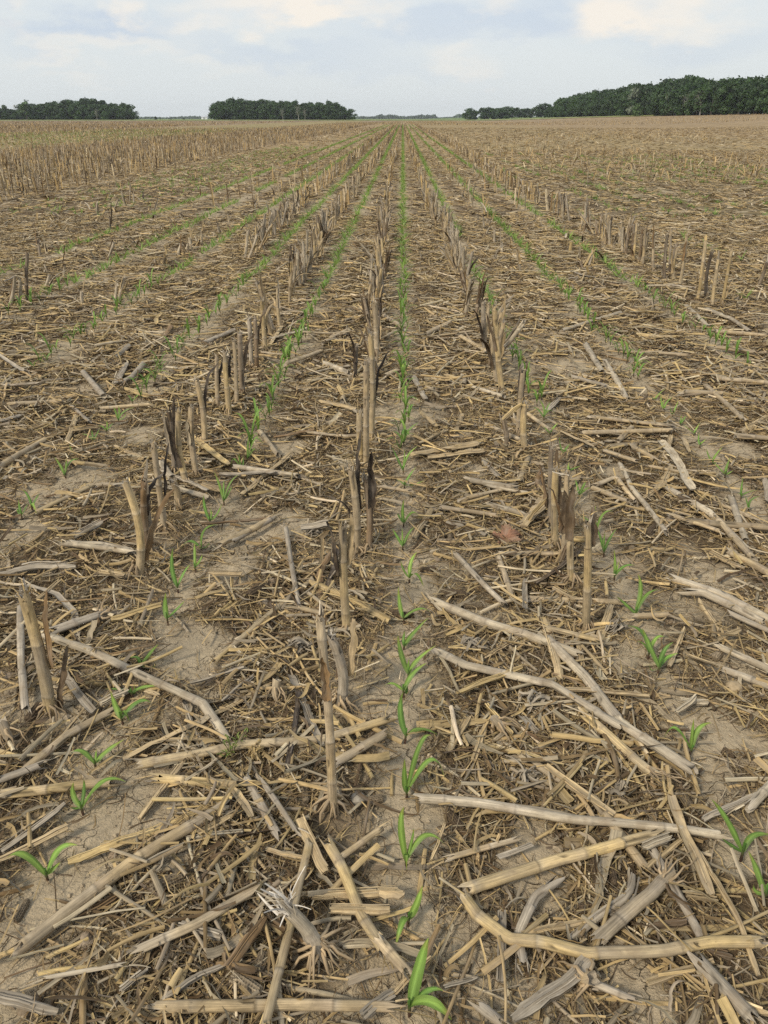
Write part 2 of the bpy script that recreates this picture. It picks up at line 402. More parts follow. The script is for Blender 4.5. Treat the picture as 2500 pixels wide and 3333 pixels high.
M_LITTER = straw_mat('litter', .85, random_tint=False)
def leaf_mat(name, transl=.35):
    m = new_mat(name); b = NB(m); c = b.attr('Col').outputs['Color']; st = b.attr('st').outputs['Vector']
    f = b.noise(b.scale(st, (20., 700., 10.)), 1., 2)
    oi = b.n('ShaderNodeObjectInfo').outputs['Random']
    col = b.mul(c, b.math('MULTIPLY', b.rng(f, .3, .7, .85, 1.15), b.rng(oi, 0, 1, .85, 1.2)))
    b.set(b.b.inputs['Base Color'], col); b.b.inputs['Roughness'].default_value = .5; b.b.inputs['Specular IOR Level'].default_value = .35
    tr = b.n('ShaderNodeBsdfTranslucent'); b.set(tr.inputs[0], b.mul(col, 1.35))
    mx = b.n('ShaderNodeMixShader', {0: transl, 1: b.b.outputs[0], 2: tr.outputs[0]})
    b.t.links.new(mx.outputs[0], b.o.inputs[0]); return m
M_LEAF = leaf_mat('corn_leaf')
M_TREE = leaf_mat('tree_leaves', .25)
def plain_mat(name, rough=.85, sc_=(30, 30, 30), lo=.75, hi=1.2, bump=.0, det=5):
    m = new_mat(name); b = NB(m); c = b.attr('Col').outputs['Color']; st = b.attr('st').outputs['Vector']
    f = b.noise(b.scale(st, sc_), 1., det, .6)
    b.set(b.b.inputs['Base Color'], b.mul(c, b.rng(f, .3, .7, lo, hi))); b.b.inputs['Roughness'].default_value = rough; b.b.inputs['Specular IOR Level'].default_value = .2
    if bump:
        bp = b.n('ShaderNodeBump', {'Strength': .6, 'Distance': bump, 'Height': f}); b.set(b.b.inputs['Normal'], bp.outputs[0])
    return m
M_COB = plain_mat('cob', .9, (150, 150, 150), .6, 1.3, .001)
M_STONE = plain_mat('stone', .8, (60, 60, 60), .75, 1.2, .002)
M_BARK = plain_mat('bark', .9, (3, 3, .6), .7, 1.2)
M_PAINT = plain_mat('paint', .7, (.5, .5, .5), .9, 1.05)
M_GRASS = plain_mat('grass', .9, (.15, .5, .5), .7, 1.25)
def soil_mat():
    m = new_mat('soil'); b = NB(m); c = b.attr('Col').outputs['Color']
    P = b.n('ShaderNodeTexCoord').outputs['Object']; kc_ = b.attr('st').outputs['Vector']
    cr = b.n('ShaderNodeSeparateXYZ', {0: kc_})
    crustv, nearv = cr.outputs[0], cr.outputs[1]
    f1 = b.noise(P, 7., 6, .65); f2 = b.noise(P, 55., 5, .7); f3 = b.noise(P, 260., 3, .6)
    v = b.math('MULTIPLY', b.rng(f1, .3, .7, .8, 1.16), b.math('MULTIPLY', b.rng(f2, .3, .7, .78, 1.18), b.rng(f3, .3, .7, .88, 1.1)))
    col = b.mul(c, v)
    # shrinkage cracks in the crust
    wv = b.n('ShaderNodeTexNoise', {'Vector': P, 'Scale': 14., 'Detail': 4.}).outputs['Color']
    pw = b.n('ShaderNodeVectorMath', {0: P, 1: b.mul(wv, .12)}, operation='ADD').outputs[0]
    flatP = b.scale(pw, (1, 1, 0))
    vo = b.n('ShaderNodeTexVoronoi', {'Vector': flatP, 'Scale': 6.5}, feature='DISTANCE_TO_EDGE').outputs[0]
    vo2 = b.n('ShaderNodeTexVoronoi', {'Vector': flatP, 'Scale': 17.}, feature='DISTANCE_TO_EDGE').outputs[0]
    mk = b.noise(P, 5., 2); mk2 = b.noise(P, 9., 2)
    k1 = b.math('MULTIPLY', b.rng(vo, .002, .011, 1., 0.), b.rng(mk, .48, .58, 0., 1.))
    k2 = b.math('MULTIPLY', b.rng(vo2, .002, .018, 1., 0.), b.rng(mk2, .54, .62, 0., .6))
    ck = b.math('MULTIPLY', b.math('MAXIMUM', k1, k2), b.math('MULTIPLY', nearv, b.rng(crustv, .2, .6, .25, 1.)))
    col = b.mix(b.math('MULTIPLY', ck, .7), col, (.07, .047, .028))  # shade of the crack depth painted into the soil colour
    b.set(b.b.inputs['Base Color'], col); b.b.inputs['Roughness'].default_value = .95; b.b.inputs['Specular IOR Level'].default_value = .1
    h = b.math('ADD', b.math('ADD', b.math('MULTIPLY', f2, .7), b.math('MULTIPLY', b.noise(P, 22., 4, .7), 1.1)), b.math('MULTIPLY', f3, .25)); h = b.math('SUBTRACT', h, b.math('MULTIPLY', ck, 1.2))
    bp = b.n('ShaderNodeBump', {'Strength': .9, 'Height': h}); b.set(bp.inputs['Distance'], b.math('MULTIPLY', nearv, .013))
    b.set(b.b.inputs['Normal'], bp.outputs[0]); return m
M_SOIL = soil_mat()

# ------------------------------------------------------------------ the field
SOILP, SOILD = np.array((.41, .325, .21)), np.array((.115, .08, .045))  # pale crust and dark clods; the dark one deepened as painted gap shade
def green_amt(x, y):
    g = sstep(x, -46, -40) * sstep(x, -18.5, -21) * sstep(y, 25, 50)
    g = g + .45 * sstep(x, 3.2, 5) * sstep(y, 5, 12) * (1 - sstep(x, 20, 34)) + .2 * sstep(x, -7.2, -6) * sstep(x, 3, 2) * sstep(y, 16, 40)
    return np.clip(g, 0, 1) * (.35 + .65 * vn(x * .22, y * .09, 12))
def build_field():
    ys = [-2.0]
    while ys[-1] < 6500:
        y = ys[-1]; ys.append(y + (.06 if y < .5 else .0115 if y < 4.2 else .0115 * (y / 4.2) ** 1.7))
    ys = np.array(ys)
    tt = np.linspace(-1, 1, 620); tt = np.sign(tt) * np.abs(tt) ** 1.35 * 1.3
    Y, Tt = np.meshgrid(ys, tt, indexing='ij'); X = (Y + 2.6) * Tt
    x, y = X.ravel(), Y.ravel()
    c = crust(x, y) * sstep(y, 40, 20); z = hfield(x, y, c)
    far = sstep(y, 10, 48)[:, None]
    col = SOILD + (SOILP - SOILD) * np.clip(1.15 * c + .25 * vn(x * 6, y * 6, 14), 0, 1)[:, None]
    strawc = np.array((.31, .222, .118)) * (.8 + .4 * vn(x * 2.2, y * .35, 15))[:, None]
    col = col * (1 - far) + strawc * far
    purple = (sstep(x, -7.4, -8.6) * (1 - sstep(x, -46, -41) * sstep(x, -18.5, -21)) + .35 * sstep(x, 12, 40) * sstep(y, 120, 220))[:, None] * sstep(y, 18, 60)[:, None]
    col = col * (1 - .55 * purple) + .55 * purple * np.array((.225, .165, .12))
    g = green_amt(x, y)[:, None] * .45; col = col * (1 - g) + g * np.array((.21, .215, .075))
    beyond = sstep(y, 560, 590)[:, None]; col = col * (1 - beyond) + beyond * np.array((.14, .19, .06))
    near = sstep(y, 26, 6)
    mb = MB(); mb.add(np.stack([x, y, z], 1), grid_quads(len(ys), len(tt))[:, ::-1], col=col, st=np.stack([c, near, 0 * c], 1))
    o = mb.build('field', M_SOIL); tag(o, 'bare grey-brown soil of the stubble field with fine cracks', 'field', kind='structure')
build_field()

# ------------------------------------------------------------------ litter (nobody could count it)
FEET = [ground(*px(*q))[:2] for q in ((3, 225, 832), (3, 1500, 490), (3, 1475, 805), (1, 1440, 182), (1, 1392, 822), (4, 868, 482), (3, 600, 232), (2, 1240, 440), (4, 1185, 1100))]
def scatter(n, y0, y1, dens=True, margin=1.12, bias=1.):
    """points in the seen wedge of the field between y0 and y1, thinned where the soil is bare"""
    out = []
    tot = 0
    while tot < n:
        m = int(n * 2.2)
        y = y0 + (y1 - y0) * R.rand(m) ** bias
        hw = .50 * (.897 * y + .65) * margin + .15
        x = (R.rand(m) * 2 - 1) * (.5 * (.897 * y1 + .65) * margin + .15); ok = np.abs(x) < hw
        x, y = x[ok] - .02 * y[ok], y[ok]
        if dens:
            c = crust(x, y); d = np.clip(1 - 1.02 * c, .035, 1) * (.35 + .95 * sstep(vn(x * 3.3, y * 3.3, 21), .15, .75))
            
            for (a, b) in FEET:
                d = d * (1 - .8 * np.exp(-((x - a) ** 2 + (y - b) ** 2) / (.095 if b < 1.1 else .06) ** 2)) if y0 < 4 else d
            k = R.rand(len(x)) < d; x, y = x[k], y[k]
        out.append(np.stack([x, y], 1)); tot += len(x)
    return np.concatenate(out)[:n]
PAL = np.array([(.39, .278, .132), (.31, .248, .160), (.45, .322, .146), (.108, .069, .034), (.225, .15, .07), (.52, .42, .27)])
def palette(n, p): return PAL[R.choice(len(PAL), n, p=p)] * R.uniform(.75, 1.2, (n, 1)) * R.uniform(.98, 1.02, (n, 3))
def litter_mass():
    mb = MB()
    def fibres(n, y0, y1, l0, l1, w0, w1, k):
        p = scatter(n, y0, y1); n = len(p); z = R.rand(n) ** 2 * .022 + .002
        strips(mb, np.c_[p, z], R.rand(n) * 6.28, R.randn(n) * .10, R.uniform(l0, l1, n), R.uniform(w0, w1, n), k, palette(n, [.22, .09, .09, .36, .23, .01]) * .8, ch=R.randn(n) * 1.2, cp=R.randn(n) * .5, roll=R.randn(n) * .5, taper=.5, conform=True, wob=.16)
    def shreds(n, y0, y1, l0, l1, w0, w1, k, prof=VEE, zz=.022, pal=[.32, .24, .16, .10, .10, .08]):
        p = scatter(n, y0, y1); n = len(p); z = R.rand(n) ** 1.5 * zz + .003
        z = z + (0 if prof is not None else 0)
        hh = hfield(p[:, 0], p[:, 1])
        strips(mb, np.c_[p, z + hh], R.rand(n) * 6.28, R.randn(n) * .13, R.uniform(l0, l1, n) * R.uniform(.5, 1, n), R.uniform(w0, w1, n) * R.uniform(.5, 1, n), k, palette(n, pal) * R.uniform(.85, 1.12, (n, 1)), ch=R.randn(n) * .16, cp=R.randn(n) * .2, roll=R.randn(n) * .4, prof=prof, taper=.2, wob=.03)
    def curls(n, y0, y1):                                   # curled dry leaf ribbons
        p = scatter(n, y0, y1); n = len(p); hh = hfield(p[:, 0], p[:, 1])
        strips(mb, np.c_[p, hh + R.rand(n) * .03 + .006], R.rand(n) * 6.28, R.randn(n) * .2, R.uniform(.03, .13, n), R.uniform(.003, .013, n), 9, palette(n, [.22, .26, .06, .28, .17, .01]) * .9, ch=R.randn(n) * 1.0, cp=R.randn(n) * 1.0, roll=R.randn(n) * .9, prof=VEE, taper=.7, wob=.16)
    fibres(108000, .55, 4.6, .025, .11, .001, .0032, 5)
    shreds(21000, .55, 4.6, .03, .18, .0025, .009, 4)
    shreds(4600, .55, 4.6, .06, .28, .006, .016, 4, ARC, .035, [.32, .24, .18, .05, .07, .14])
    p = scatter(620, .55, 5.5); n = len(p)                      # wide dead leaf blades lying low
    strips(mb, np.c_[p, hfield(p[:, 0], p[:, 1]) + .012 + .014 * R.rand(n)], R.rand(n) * 6.28, R.randn(n) * .08, R.uniform(.09, .30, n), R.uniform(.010, .026, n), 10, palette(n, [.2, .42, .04, .2, .12, .02]) * .9, ch=R.randn(n) * .5, cp=R.randn(n) * .5, roll=R.randn(n) * .5, prof=np.array([(-.5, .1), (-.25, -.06), (0, .05), (.25, -.06), (.5, .12)]), taper=.75, wob=.1)
    curls(5200, .55, 4.6)
    fibres(125000, 4.4, 14, .05, .16, .003, .0075, 4)
    shreds(56000, 4.4, 14, .07, .32, .005, .016, 2)
    shreds(16000, 4.4, 14, .10, .42, .010, .021, 2, ARC, .035, [.30, .22, .20, .03, .05, .20])
    curls(9000, 4.4, 12)
    shreds(110000, 13.5, 45, .12, .34, .014, .03, 1, FLAT, .03)
    shreds(16000, 13.5, 45, .15, .45, .018, .03, 1, ARC, .03)
    shreds(70000, 44, 150, .25, .6, .03, .06, 1, FLAT, .05)
    o = mb.build('straw_litter', M_LITTER)
    tag(o, 'tan and grey chopped straw and fibres covering the soil', 'straw litter', kind='stuff')
litter_mass()

def crumbs():
    mb = MB(); n = 15000; y = .8 + 4.2 * R.rand(n); x = (R.rand(n) * 2 - 1) * (.5 * (.897 * y + .65) * 1.15 + .15)
    k = R.rand(n) < .25 + .9 * vn(x * 6, y * 6, 51) ** 2; x, y = x[k], y[k]; n = len(x); r = R.uniform(.0015, .0055, n) * (1 + 1.2 * (R.rand(n) < .06))
    O = np.array([(1, 0, 0), (0, 1, 0), (-1, 0, 0), (0, -1, 0), (.1, 0, .8), (0, .1, -.8), (.75, .7, .3), (-.7, .65, .25), (-.7, -.7, .3), (.7, -.72, .2)]); T_ = np.array([(0, 6, 4), (6, 1, 4), (1, 7, 4), (7, 2, 4), (2, 8, 4), (8, 3, 4), (3, 9, 4), (9, 0, 4), (0, 5, 6), (6, 5, 1), (1, 5, 7), (7, 5, 2), (2, 5, 8), (8, 5, 3), (3, 5, 9), (9, 5, 0)])
    V = O[None] * r[:, None, None] * R.uniform(.65, 1.35, (n, 10, 3)) + np.c_[x, y, hfield(x, y) + r * .35][:, None]
    c = np.array((.35, .275, .178)) * R.uniform(.75, 1.12, (n, 1)); mb.add(V.reshape(-1, 3), None, (T_[None] + 10 * np.arange(n)[:, None, None]).reshape(-1, 3), col=np.repeat(c, 10, 0))
    o = mb.build('soil_crumbs', M_STONE, smooth=False); tag(o, 'loose brown crumbs of soil strewn over the bare patches', 'soil crumbs', kind='stuff')
# ------------------------------------------------------------------ standing stubble
ORD = ['first', 'second', 'third', 'fourth', 'fifth', 'sixth', 'seventh', 'eighth', 'ninth', 'tenth', 'eleventh', 'twelfth', 'thirteenth', 'fourteenth', 'fifteenth', 'sixteenth']
TONEW = {'y': 'yellow-tan', 't': 'tan', 'g': 'grey-tan', 'p': 'pale', 'b': 'brown', 'k': 'blackened', 'd': 'dark brown'}
def sheath(mb, Q, T, n, b, r, i0, ln, tone, ang, away, wd=.028):
    """dead leaf sheath: hugs the stem from ring i0, then leans off and hangs"""
    c = np.array(TONE[tone]) * R.uniform(.85, 1.15)
    k = 11; tt = np.linspace(0, 1, k)
    ax = T[i0]; d = n[i0] * math.cos(ang) + b[i0] * math.sin(ang); side = np.cross(ax, d)
    P = Q[i0] + ax * (ln * tt)[:, None] + d * (r[i0] * 1.12 + away * tt ** 2.2)[:, None] - np.array((0, 0, 1.)) * (max(0, away - .06) * 1.1 * tt ** 3)[:, None]
    P += np.cumsum(R.randn(k, 3) * .002, 0)
    w_ = wd * np.array([.8, 1, 1, 1, .95, .9, .85, .75, .65, .5, .22]) * (1 + .12 * R.randn(k))
    cc = c * (1 + .35 * (R.rand(k, 1) - .5)) * np.linspace(1.1, .75, k)[:, None]
    sheet(mb, P, w_, side, cc, -.35, 5, .0012)
def stalk_parts(base, top, r, tone, dark=1, fr=8, rootn=13, near=True, reach=.055, sheaths=None, snap=None):
    """meshes of one cut corn stalk, in coordinates relative to its foot"""
    base = np.asarray(base, float); top = np.asarray(top, float) - base; H_ = np.linalg.norm(top)
    res = []
    mb = MB(); kx = np.linspace(-.03, 1, 7)[:, None]
    bow = R.randn(3) * .008; bow[2] = 0
    P = top * kx + bow * np.sin(np.clip(kx, 0, 1) * math.pi)
    Q, T, n, b, rr, nodes = culm(mb, P, r * 1.08, r * .9, tone, 12 if near else 7, ref=(.2, 1, .1), jag=.013, split=.6, step=.012 if near else .04, fray=fr)
    res.append(('culm', mb))
    if rootn:
        m2 = MB(); roots(m2, np.zeros(3), nrm(top / H_ + np.array((0, 0, 1.5))), r, rootn, reach, drop=.042 if near else .04, top=min(.045, H_ * .3)); res.append(('root_crown', m2))
    for (h, ln, tn, ang, aw, wd) in (sheaths or []):
        i0 = min(len(Q) - 2, max(1, int(h * len(Q)))); m3 = MB(); sheath(m3, Q, T, n, b, rr, i0, ln, tn, ang, aw, wd); res.append(('leaf_sheath', m3))
    if fr:
        m4 = MB(); tuft(m4, top - T[-1] * .006, T[-1], fr // 2 + 5 if fr < 30 else 26, .024 if fr < 30 else .042, .75 if fr < 30 else .5, (.47, .40, .30) if fr < 14 else (.60, .54, .45), .006); res.append(('frayed_top', m4))
    return res
STALKS = []                                  # (x, y, root object, row)
def make_stalk(base, top, r, tone, row, **k):
    root = empty('corn_stalk', base)
    for nm, mb in stalk_parts(base, top, r, tone, **k): mb.build(nm, M_STRAW, root)
    STALKS.append([base[0], base[1], root, row, tone, top[2] - base[2], k]); return root
def rs(n=None, dk=.5):                       # random sheaths
    out_ = []
    for i in range(n if n is not None else R.choice([0, 1, 1, 2])):
        tn = R.choice(['k', 'd', 'b', 't', 'g'], p=[.10, .11, .12, .38, .29])
        out_.append((R.uniform(.05, .6), R.uniform(.12, .3), tn, R.uniform(0, 6.28), R.choice([.006, .015, .04, .08, .14]), R.uniform(.014, .030)))
    return out_
HERO = [  # crop, base x, y, top x, y, width px, tone, row, sheaths
    (3, 225, 832, 100, 300, 47, 'y', 'L1', [(.42, .24, 'b', -.9, .03, .035), (.05, .18, 'd', -.6, .05, .03)], 14),
    (3, 1500, 490, 1480, 10, 34, 'y', 'C', [(.55, .2, 'k', 2.4, .04, .02), (.62, .16, 't', -.6, .015, .03)], 9),
    (3, 1475, 805, 1432, 490, 46, 'g', 'C', [(.45, .17, 't', -.6, .02, .03)], 16),
    (1, 1440, 182, 1383, -653, 40, 't', 'C', [(.62, .13, 'b', 3.4, .004, .018)], 4),
    (1, 1392, 822, 1230, 604, 66, 'p', 'C', [], 34),
    (3, 600, 232, 540, -178, 36, 'y', 'L1', [(.15, .3, 'b', -.5, .09, .03)], 6),
    (5, 650, 1062, 622, 752, 28, 'b', 'L1', [(.35, .26, 'g', -.3, .05, .03), (.5, .2, 'k', -.2, .12, .025)], 6),
    (5, 712, 962, 662, 592, 26, 't', 'L1', [(.4, .22, 'k', -.6, .05, .022)], 8),
    (5, 766, 862, 748, 756, 32, 't', 'L1', [], 6),
    (5, 808, 776, 772, 452, 27, 'y', 'L1', [(.3, .25, 'k', 3.3, .03, .025)], 8),
    (5, 755, 722, 728, 446, 22, 'd', 'L1', [(.4, .25, 'k', 0, .02, .028), (.3, .2, 'g', 2.8, .03, .02)], 3),
    (5, 850, 722, 826, 432, 26, 't', 'L1', [(.5, .14, 'p', 3, .01, .02)], 6),
    (5, 885, 602, 850, 322, 24, 't', 'L1', [(.5, .3, 'k', -.3, .13, .022)], 8),
    (5, 992, 472, 970, 190, 22, 'y', 'L1', [(.6, .12, 'k', -.3, .01, .02)], 5),
    (5, 942, 432, 936, 222, 18, 't', 'L1', [(.5, .22, 'k', -.5, .1, .022), (.2, .16, 'd', .4, .05, .02)], 3),
    (5, 1022, 432, 1011, 142, 17, 't', 'L1', [], 3), (5, 1050, 392, 1035, 112, 22, 'b', 'L1', [(.4, .26, 'd', -.2, .12, .03)], 4),
    (5, 1087, 262, 1075, 46, 20, 'g', 'L1', [], 3), (5, 1110, 270, 1102, 50, 18, 'b', 'L1', [(.5, .3, 'd', -.4, .1, .02)], 3),
    (5, 1147, 192, 1132, -30, 20, 'y', 'L1', [(.5, .2, 't', -.3, .12, .028), (.4, .2, 'k', -.2, .1, .02)], 3),
    (3, 1540, 132, 1515, -232, 34, 't', 'C', [(.5, .3, 'k', -.4, .05, .022), (.4, .25, 'd', .4, .05, .02), (.3, .2, 'k', 2.2, .1, .016)], 8),
    (3, 1590, 122, 1578, -190, 26, 'b', 'C', [(.6, .22, 'k', -2.6, .04, .03), (.2, .2, 'd', 0, .05, .02)], 3),
    (5, 1562, 682, 1553, 452, 26, 'y', 'C', [], 4), (5, 1582, 690, 1582, 240, 24, 't', 'C', [(.6, .2, 'g', 0, .02, .02)], 6),
    (5, 1602, 572, 1600, 112, 26, 'y', 'C', [(.4, .3, 'k', -.5, .1, .02)], 5), (5, 1622, 252, 1618, -20, 22, 't', 'C', [(.3, .3, 'k', 0, .04, .02)], 4),
    (5, 1532, 320, 1540, 170, 18, 'k', 'C', [(.4, .2, 'k', 2.8, .08, .02)], 0),
    (4, 868, 482, 880, 2, 33, 'y', 'R1', [(.75, .12, 'd', -.4, .01, .03)], 5), (4, 808, 292, 814, -108, 31, 'y', 'R1', [(.55, .2, 'd', 2.9, .02, .03)], 6),
    (4, 776, 168, 790, -212, 26, 't', 'R1', [(.4, .2, 'd', 3, .04, .03), (.4, .2, 'b', 2.2, .06, .02)], 6), (4, 742, 112, 742, -228, 30, 'y', 'R1', [(.45, .26, 'd', -.3, .02, .03)], 7),
    (6, 718, 942, 722, 602, 22, 'd', 'R1', [(.2, .2, 'b', 2, .03, .03)], 3), (6, 678, 802, 678, 712, 26, 'b', 'R1', [], 4), (6, 605, 632, 606, 408, 28, 'y', 'R1', [], 10),
    (6, 578, 572, 600, 272, 22, 't', 'R1', [(.5, .2, 'd', -.6, .02, .02), (.6, .14, 'k', .2, .06, .02)], 3), (6, 530, 612, 514, 474, 22, 'b', 'R1', [], 3), (6, 560, 532, 562, 482, 26, 't', 'R1', [], 4),
    (6, 512, 372, 478, -10, 24, 'y', 'R1', [(.5, .24, 'd', 2.7, .06, .02)], 3), (6, 490, 330, 466, 100, 20, 't', 'R1', [(.4, .3, 'd', 2.9, .12, .025)], 3), (6, 436, 205, 428, -20, 20, 'g', 'R1', [(.3, .3, 'k', 2.8, .1, .02)], 3),
]
for (c, bx, by, tx, ty, wpx, tone, row, sh, fr) in HERO:
    uv = px(c, bx, by); b0 = ground(*uv); zdep = float(np.dot(b0 - EYEP, FW))
    r_ = wpx / SS / F * zdep / 2
    b0[2] = hz(b0[0], b0[1]) + (.016 if b0[1] < 1.1 else -.002)
    t0 = on_plane(*px(c, tx, ty), b0[1], .04 * R.randn() if b0[1] > 1.2 else .25)
    make_stalk(b0, t0, min(max(r_, .008), .0185 if b0[1] < 1.1 else .0165), tone, row, sheaths=sh, fr=fr, rootn=19 if b0[1] < 3 else 11, reach=(.075 if b0[1] < 1.1 else .055) if b0[1] < 3 else .035)
def q_hero(pts, qf, row):
    for (bx, by, tx, ty, tone, sh) in pts:
        b0 = ground(*qf(bx, by)); b0[2] = hz(b0[0], b0[1]); t0 = on_plane(*qf(tx, ty), b0[1], .05 * R.randn())
        make_stalk(b0, t0, R.uniform(.0135, .0175), tone, row, sheaths=sh or rs(1), fr=3, rootn=9, near=False, reach=.03)
q_hero([(1115, 1450, 1180, 960, 'y', []), (1180, 1430, 1232, 1050, 'd', rs(2)), (1228, 1490, 1280, 1110, 'y', rs(1)), (1300, 1490, 1378, 1050, 'y', []), (970, 1350, 1030, 940, 'y', rs(1)), (925, 1285, 960, 1030, 'y', []), (855, 1290, 880, 930, 'd', rs(2)),
        (770, 1222, 780, 930, 't', rs(1)), (690, 1172, 712, 890, 't', rs(1)), (664, 1152, 690, 890, 'b', rs(1)), (620, 1130, 645, 850, 'y', []), (604, 1110, 622, 860, 'd', rs(1)), (540, 1072, 600, 800, 't', rs(1)), (562, 1062, 632, 790, 'g', rs(1)),
        (500, 1052, 532, 830, 't', []), (475, 1062, 480, 960, 't', []), (425, 1012, 455, 790, 'd', rs(2)), (380, 992, 395, 782, 'y', []), (360, 972, 376, 780, 'b', rs(1)), (1580, 1340, 1652, 1140, 'd', rs(2)), (885, 1250, 960, 1000, 'd', rs(1)), (900, 1140, 910, 900, 't', rs(1))], q4, 'R4')
q_hero([(725, 1142, 715, 912, 'd', rs(2)), (770, 1152, 765, 922, 'y', rs(1)), (800, 1152, 800, 862, 'p', rs(1)), (748, 1100, 742, 912, 'b', []), (830, 1082, 830, 790, 'p', rs(1)), (885, 1022, 870, 780, 'y', rs(2)), (866, 1000, 860, 800, 'd', rs(1)), (930, 900, 930, 652, 'g', rs(2)), (962, 900, 946, 670, 'g', rs(2))], q1, 'L1')
q_hero([(410, 990, 430, 790, 'p', rs(1)), (432, 990, 490, 820, 'p', []), (520, 910, 545, 682, 'p', rs(1)), (585, 842, 580, 652, 'y', rs(1)), (612, 832, 610, 650, 'g', rs(1)), (640, 752, 650, 602, 'b', rs(1)), (690, 742, 700, 590, 'p', rs(1)), (730, 692, 740, 602, 'd', rs(2))], q1, 'L2')
q_hero([(1290, 1270, 1280, 1085, 'p', rs(1)), (1312, 1250, 1300, 930, 'y', rs(2)), (1340, 1222, 1322, 960, 'g', rs(1)), (1262, 1150, 1268, 950, 'p', rs(1))], q1, 'C')
q_hero([(60, 1290, 100, 1110, 'p', []), (125, 1280, 132, 1120, 'p', []), (180, 1265, 184, 940, 'd', rs(1)), (275, 970, 258, 850, 'd', []), (735, 980, 770, 870, 'p', []), (430, 1120, 436, 1030, 'p', []), (300, 1190, 335, 1090, 'p', []), (790, 1290, 840, 1110, 'p', []), (770, 1290, 790, 1160, 'p', []),
        (565, 1300, 550, 1210, 'p', []), (742, 790, 742, 700, 'd', rs(1)), (1040, 670, 1050, 610, 'd', []), (655, 680, 655, 600, 'p', []), (850, 630, 820, 530, 'p', []), (770, 650, 800, 575, 'p', []), (875, 600, 878, 480, 'p', []), (905, 610, 900, 540, 'p', []),
        (1210, 970, 1225, 880, 'p', []), (1240, 950, 1270, 870, 'p', []), (1290, 930, 1280, 840, 'p', []), (1355, 890, 1360, 800, 'p', []), (1475, 810, 1475, 760, 'p', [])], q3, 'S')
q_hero([(640, 880, 642, 780, 'p', []), (570, 780, 566, 700, 'p', []), (815, 1085, 795, 940, 'p', []), (590, 820, 610, 770, 'p', []), (690, 950, 690, 870, 'p', []), (525, 740, 530, 690, 'p', []), (465, 630, 470, 580, 'g', []), (430, 580, 425, 540, 'g', []), (645, 1000, 645, 960, 'p', [])], q2, 'S')
NH = len(STALKS)
# prototypes for the rest of the rows, then copies
protos = []
for i in range(10):
    tone = 'ytypytgptb'[i]
    tp = np.array((R.randn() * .03, R.randn() * .03, R.uniform(.30, .43)))
    parts = [(nm, mb.mesh(nm, M_STRAW)) for nm, mb in stalk_parts((0, 0, 0), tp, R.uniform(.013, .017), tone, near=False, fr=3, rootn=9, reach=.03, sheaths=rs(R.choice([1, 2, 3, 4])))]
    allm = MB()
    for nm, mb in stalk_parts((0, 0, 0), tp, R.uniform(.013, .017), tone, near=False, fr=3, rootn=0, sheaths=rs(R.choice([2, 3, 4]))):
        for a in range(len(mb.v)): pass
        off = allm.n
        allm.v += mb.v; allm.c += mb.c; allm.st += mb.st; allm.q += [q + off for q in mb.q]; allm.t += [t + off for t in mb.t]; allm.n += mb.n
    protos.append((tone, parts, allm.mesh('corn_stalk', M_STRAW), tp[2]))
spots = []
for row, y0, y1, gap in (('C', 4.7, 30, .17), ('L1', 5.7, 30, .18), ('L2', 9.7, 34, .15), ('R1', 4.8, 30, .165), ('R4', 9.2, 34, .14)):
    y = y0
    while y < y1:
        y += gap * R.uniform(.55, 1.5)
        if R.rand() < .1: y += R.uniform(.2, .5)
        spots.append((stub_x(row, y) + R.randn() * .025, y, row))
for row, x0, y0, y1 in (('S', 1.36, 7, 26), ('S', 2.05, 7, 26), ('S', -2.6, 9, 26), ('S', -3.4, 11, 26)):
    y = y0
    while y < y1:
        y += R.uniform(.3, 2.2); spots.append((x0 + R.randn() * .06, y, row))
spots.sort(key=lambda s: s[1])
N_IND = 300 - NH
for i, (x, y, row) in enumerate(spots[:N_IND]):
    tone, parts, one, hh = protos[R.randint(10)]
    s_ = R.uniform(.68, 1.02) * (R.uniform(.25, .5) if row == 'S' else 1)
    if y < 11:
        o = empty('corn_stalk', (0, 0, 0))
        for nm, me in parts:
            c = bpy.data.objects.new(nm, me); C.objects.link(c); c.parent = o
    else:
        o = bpy.data.objects.new('corn_stalk', one); C.objects.link(o)
    o.location = (x, y, hz(x, y)); o.scale = (1.0, 1.0, s_)
    big = R.rand() < .2
    o.rotation_euler = (R.randn() * (.28 if big else .09), R.randn() * (.3 if big else .1), R.rand() * 6.28)
    STALKS.append([x, y, o, row, tone, hh * s_, None])
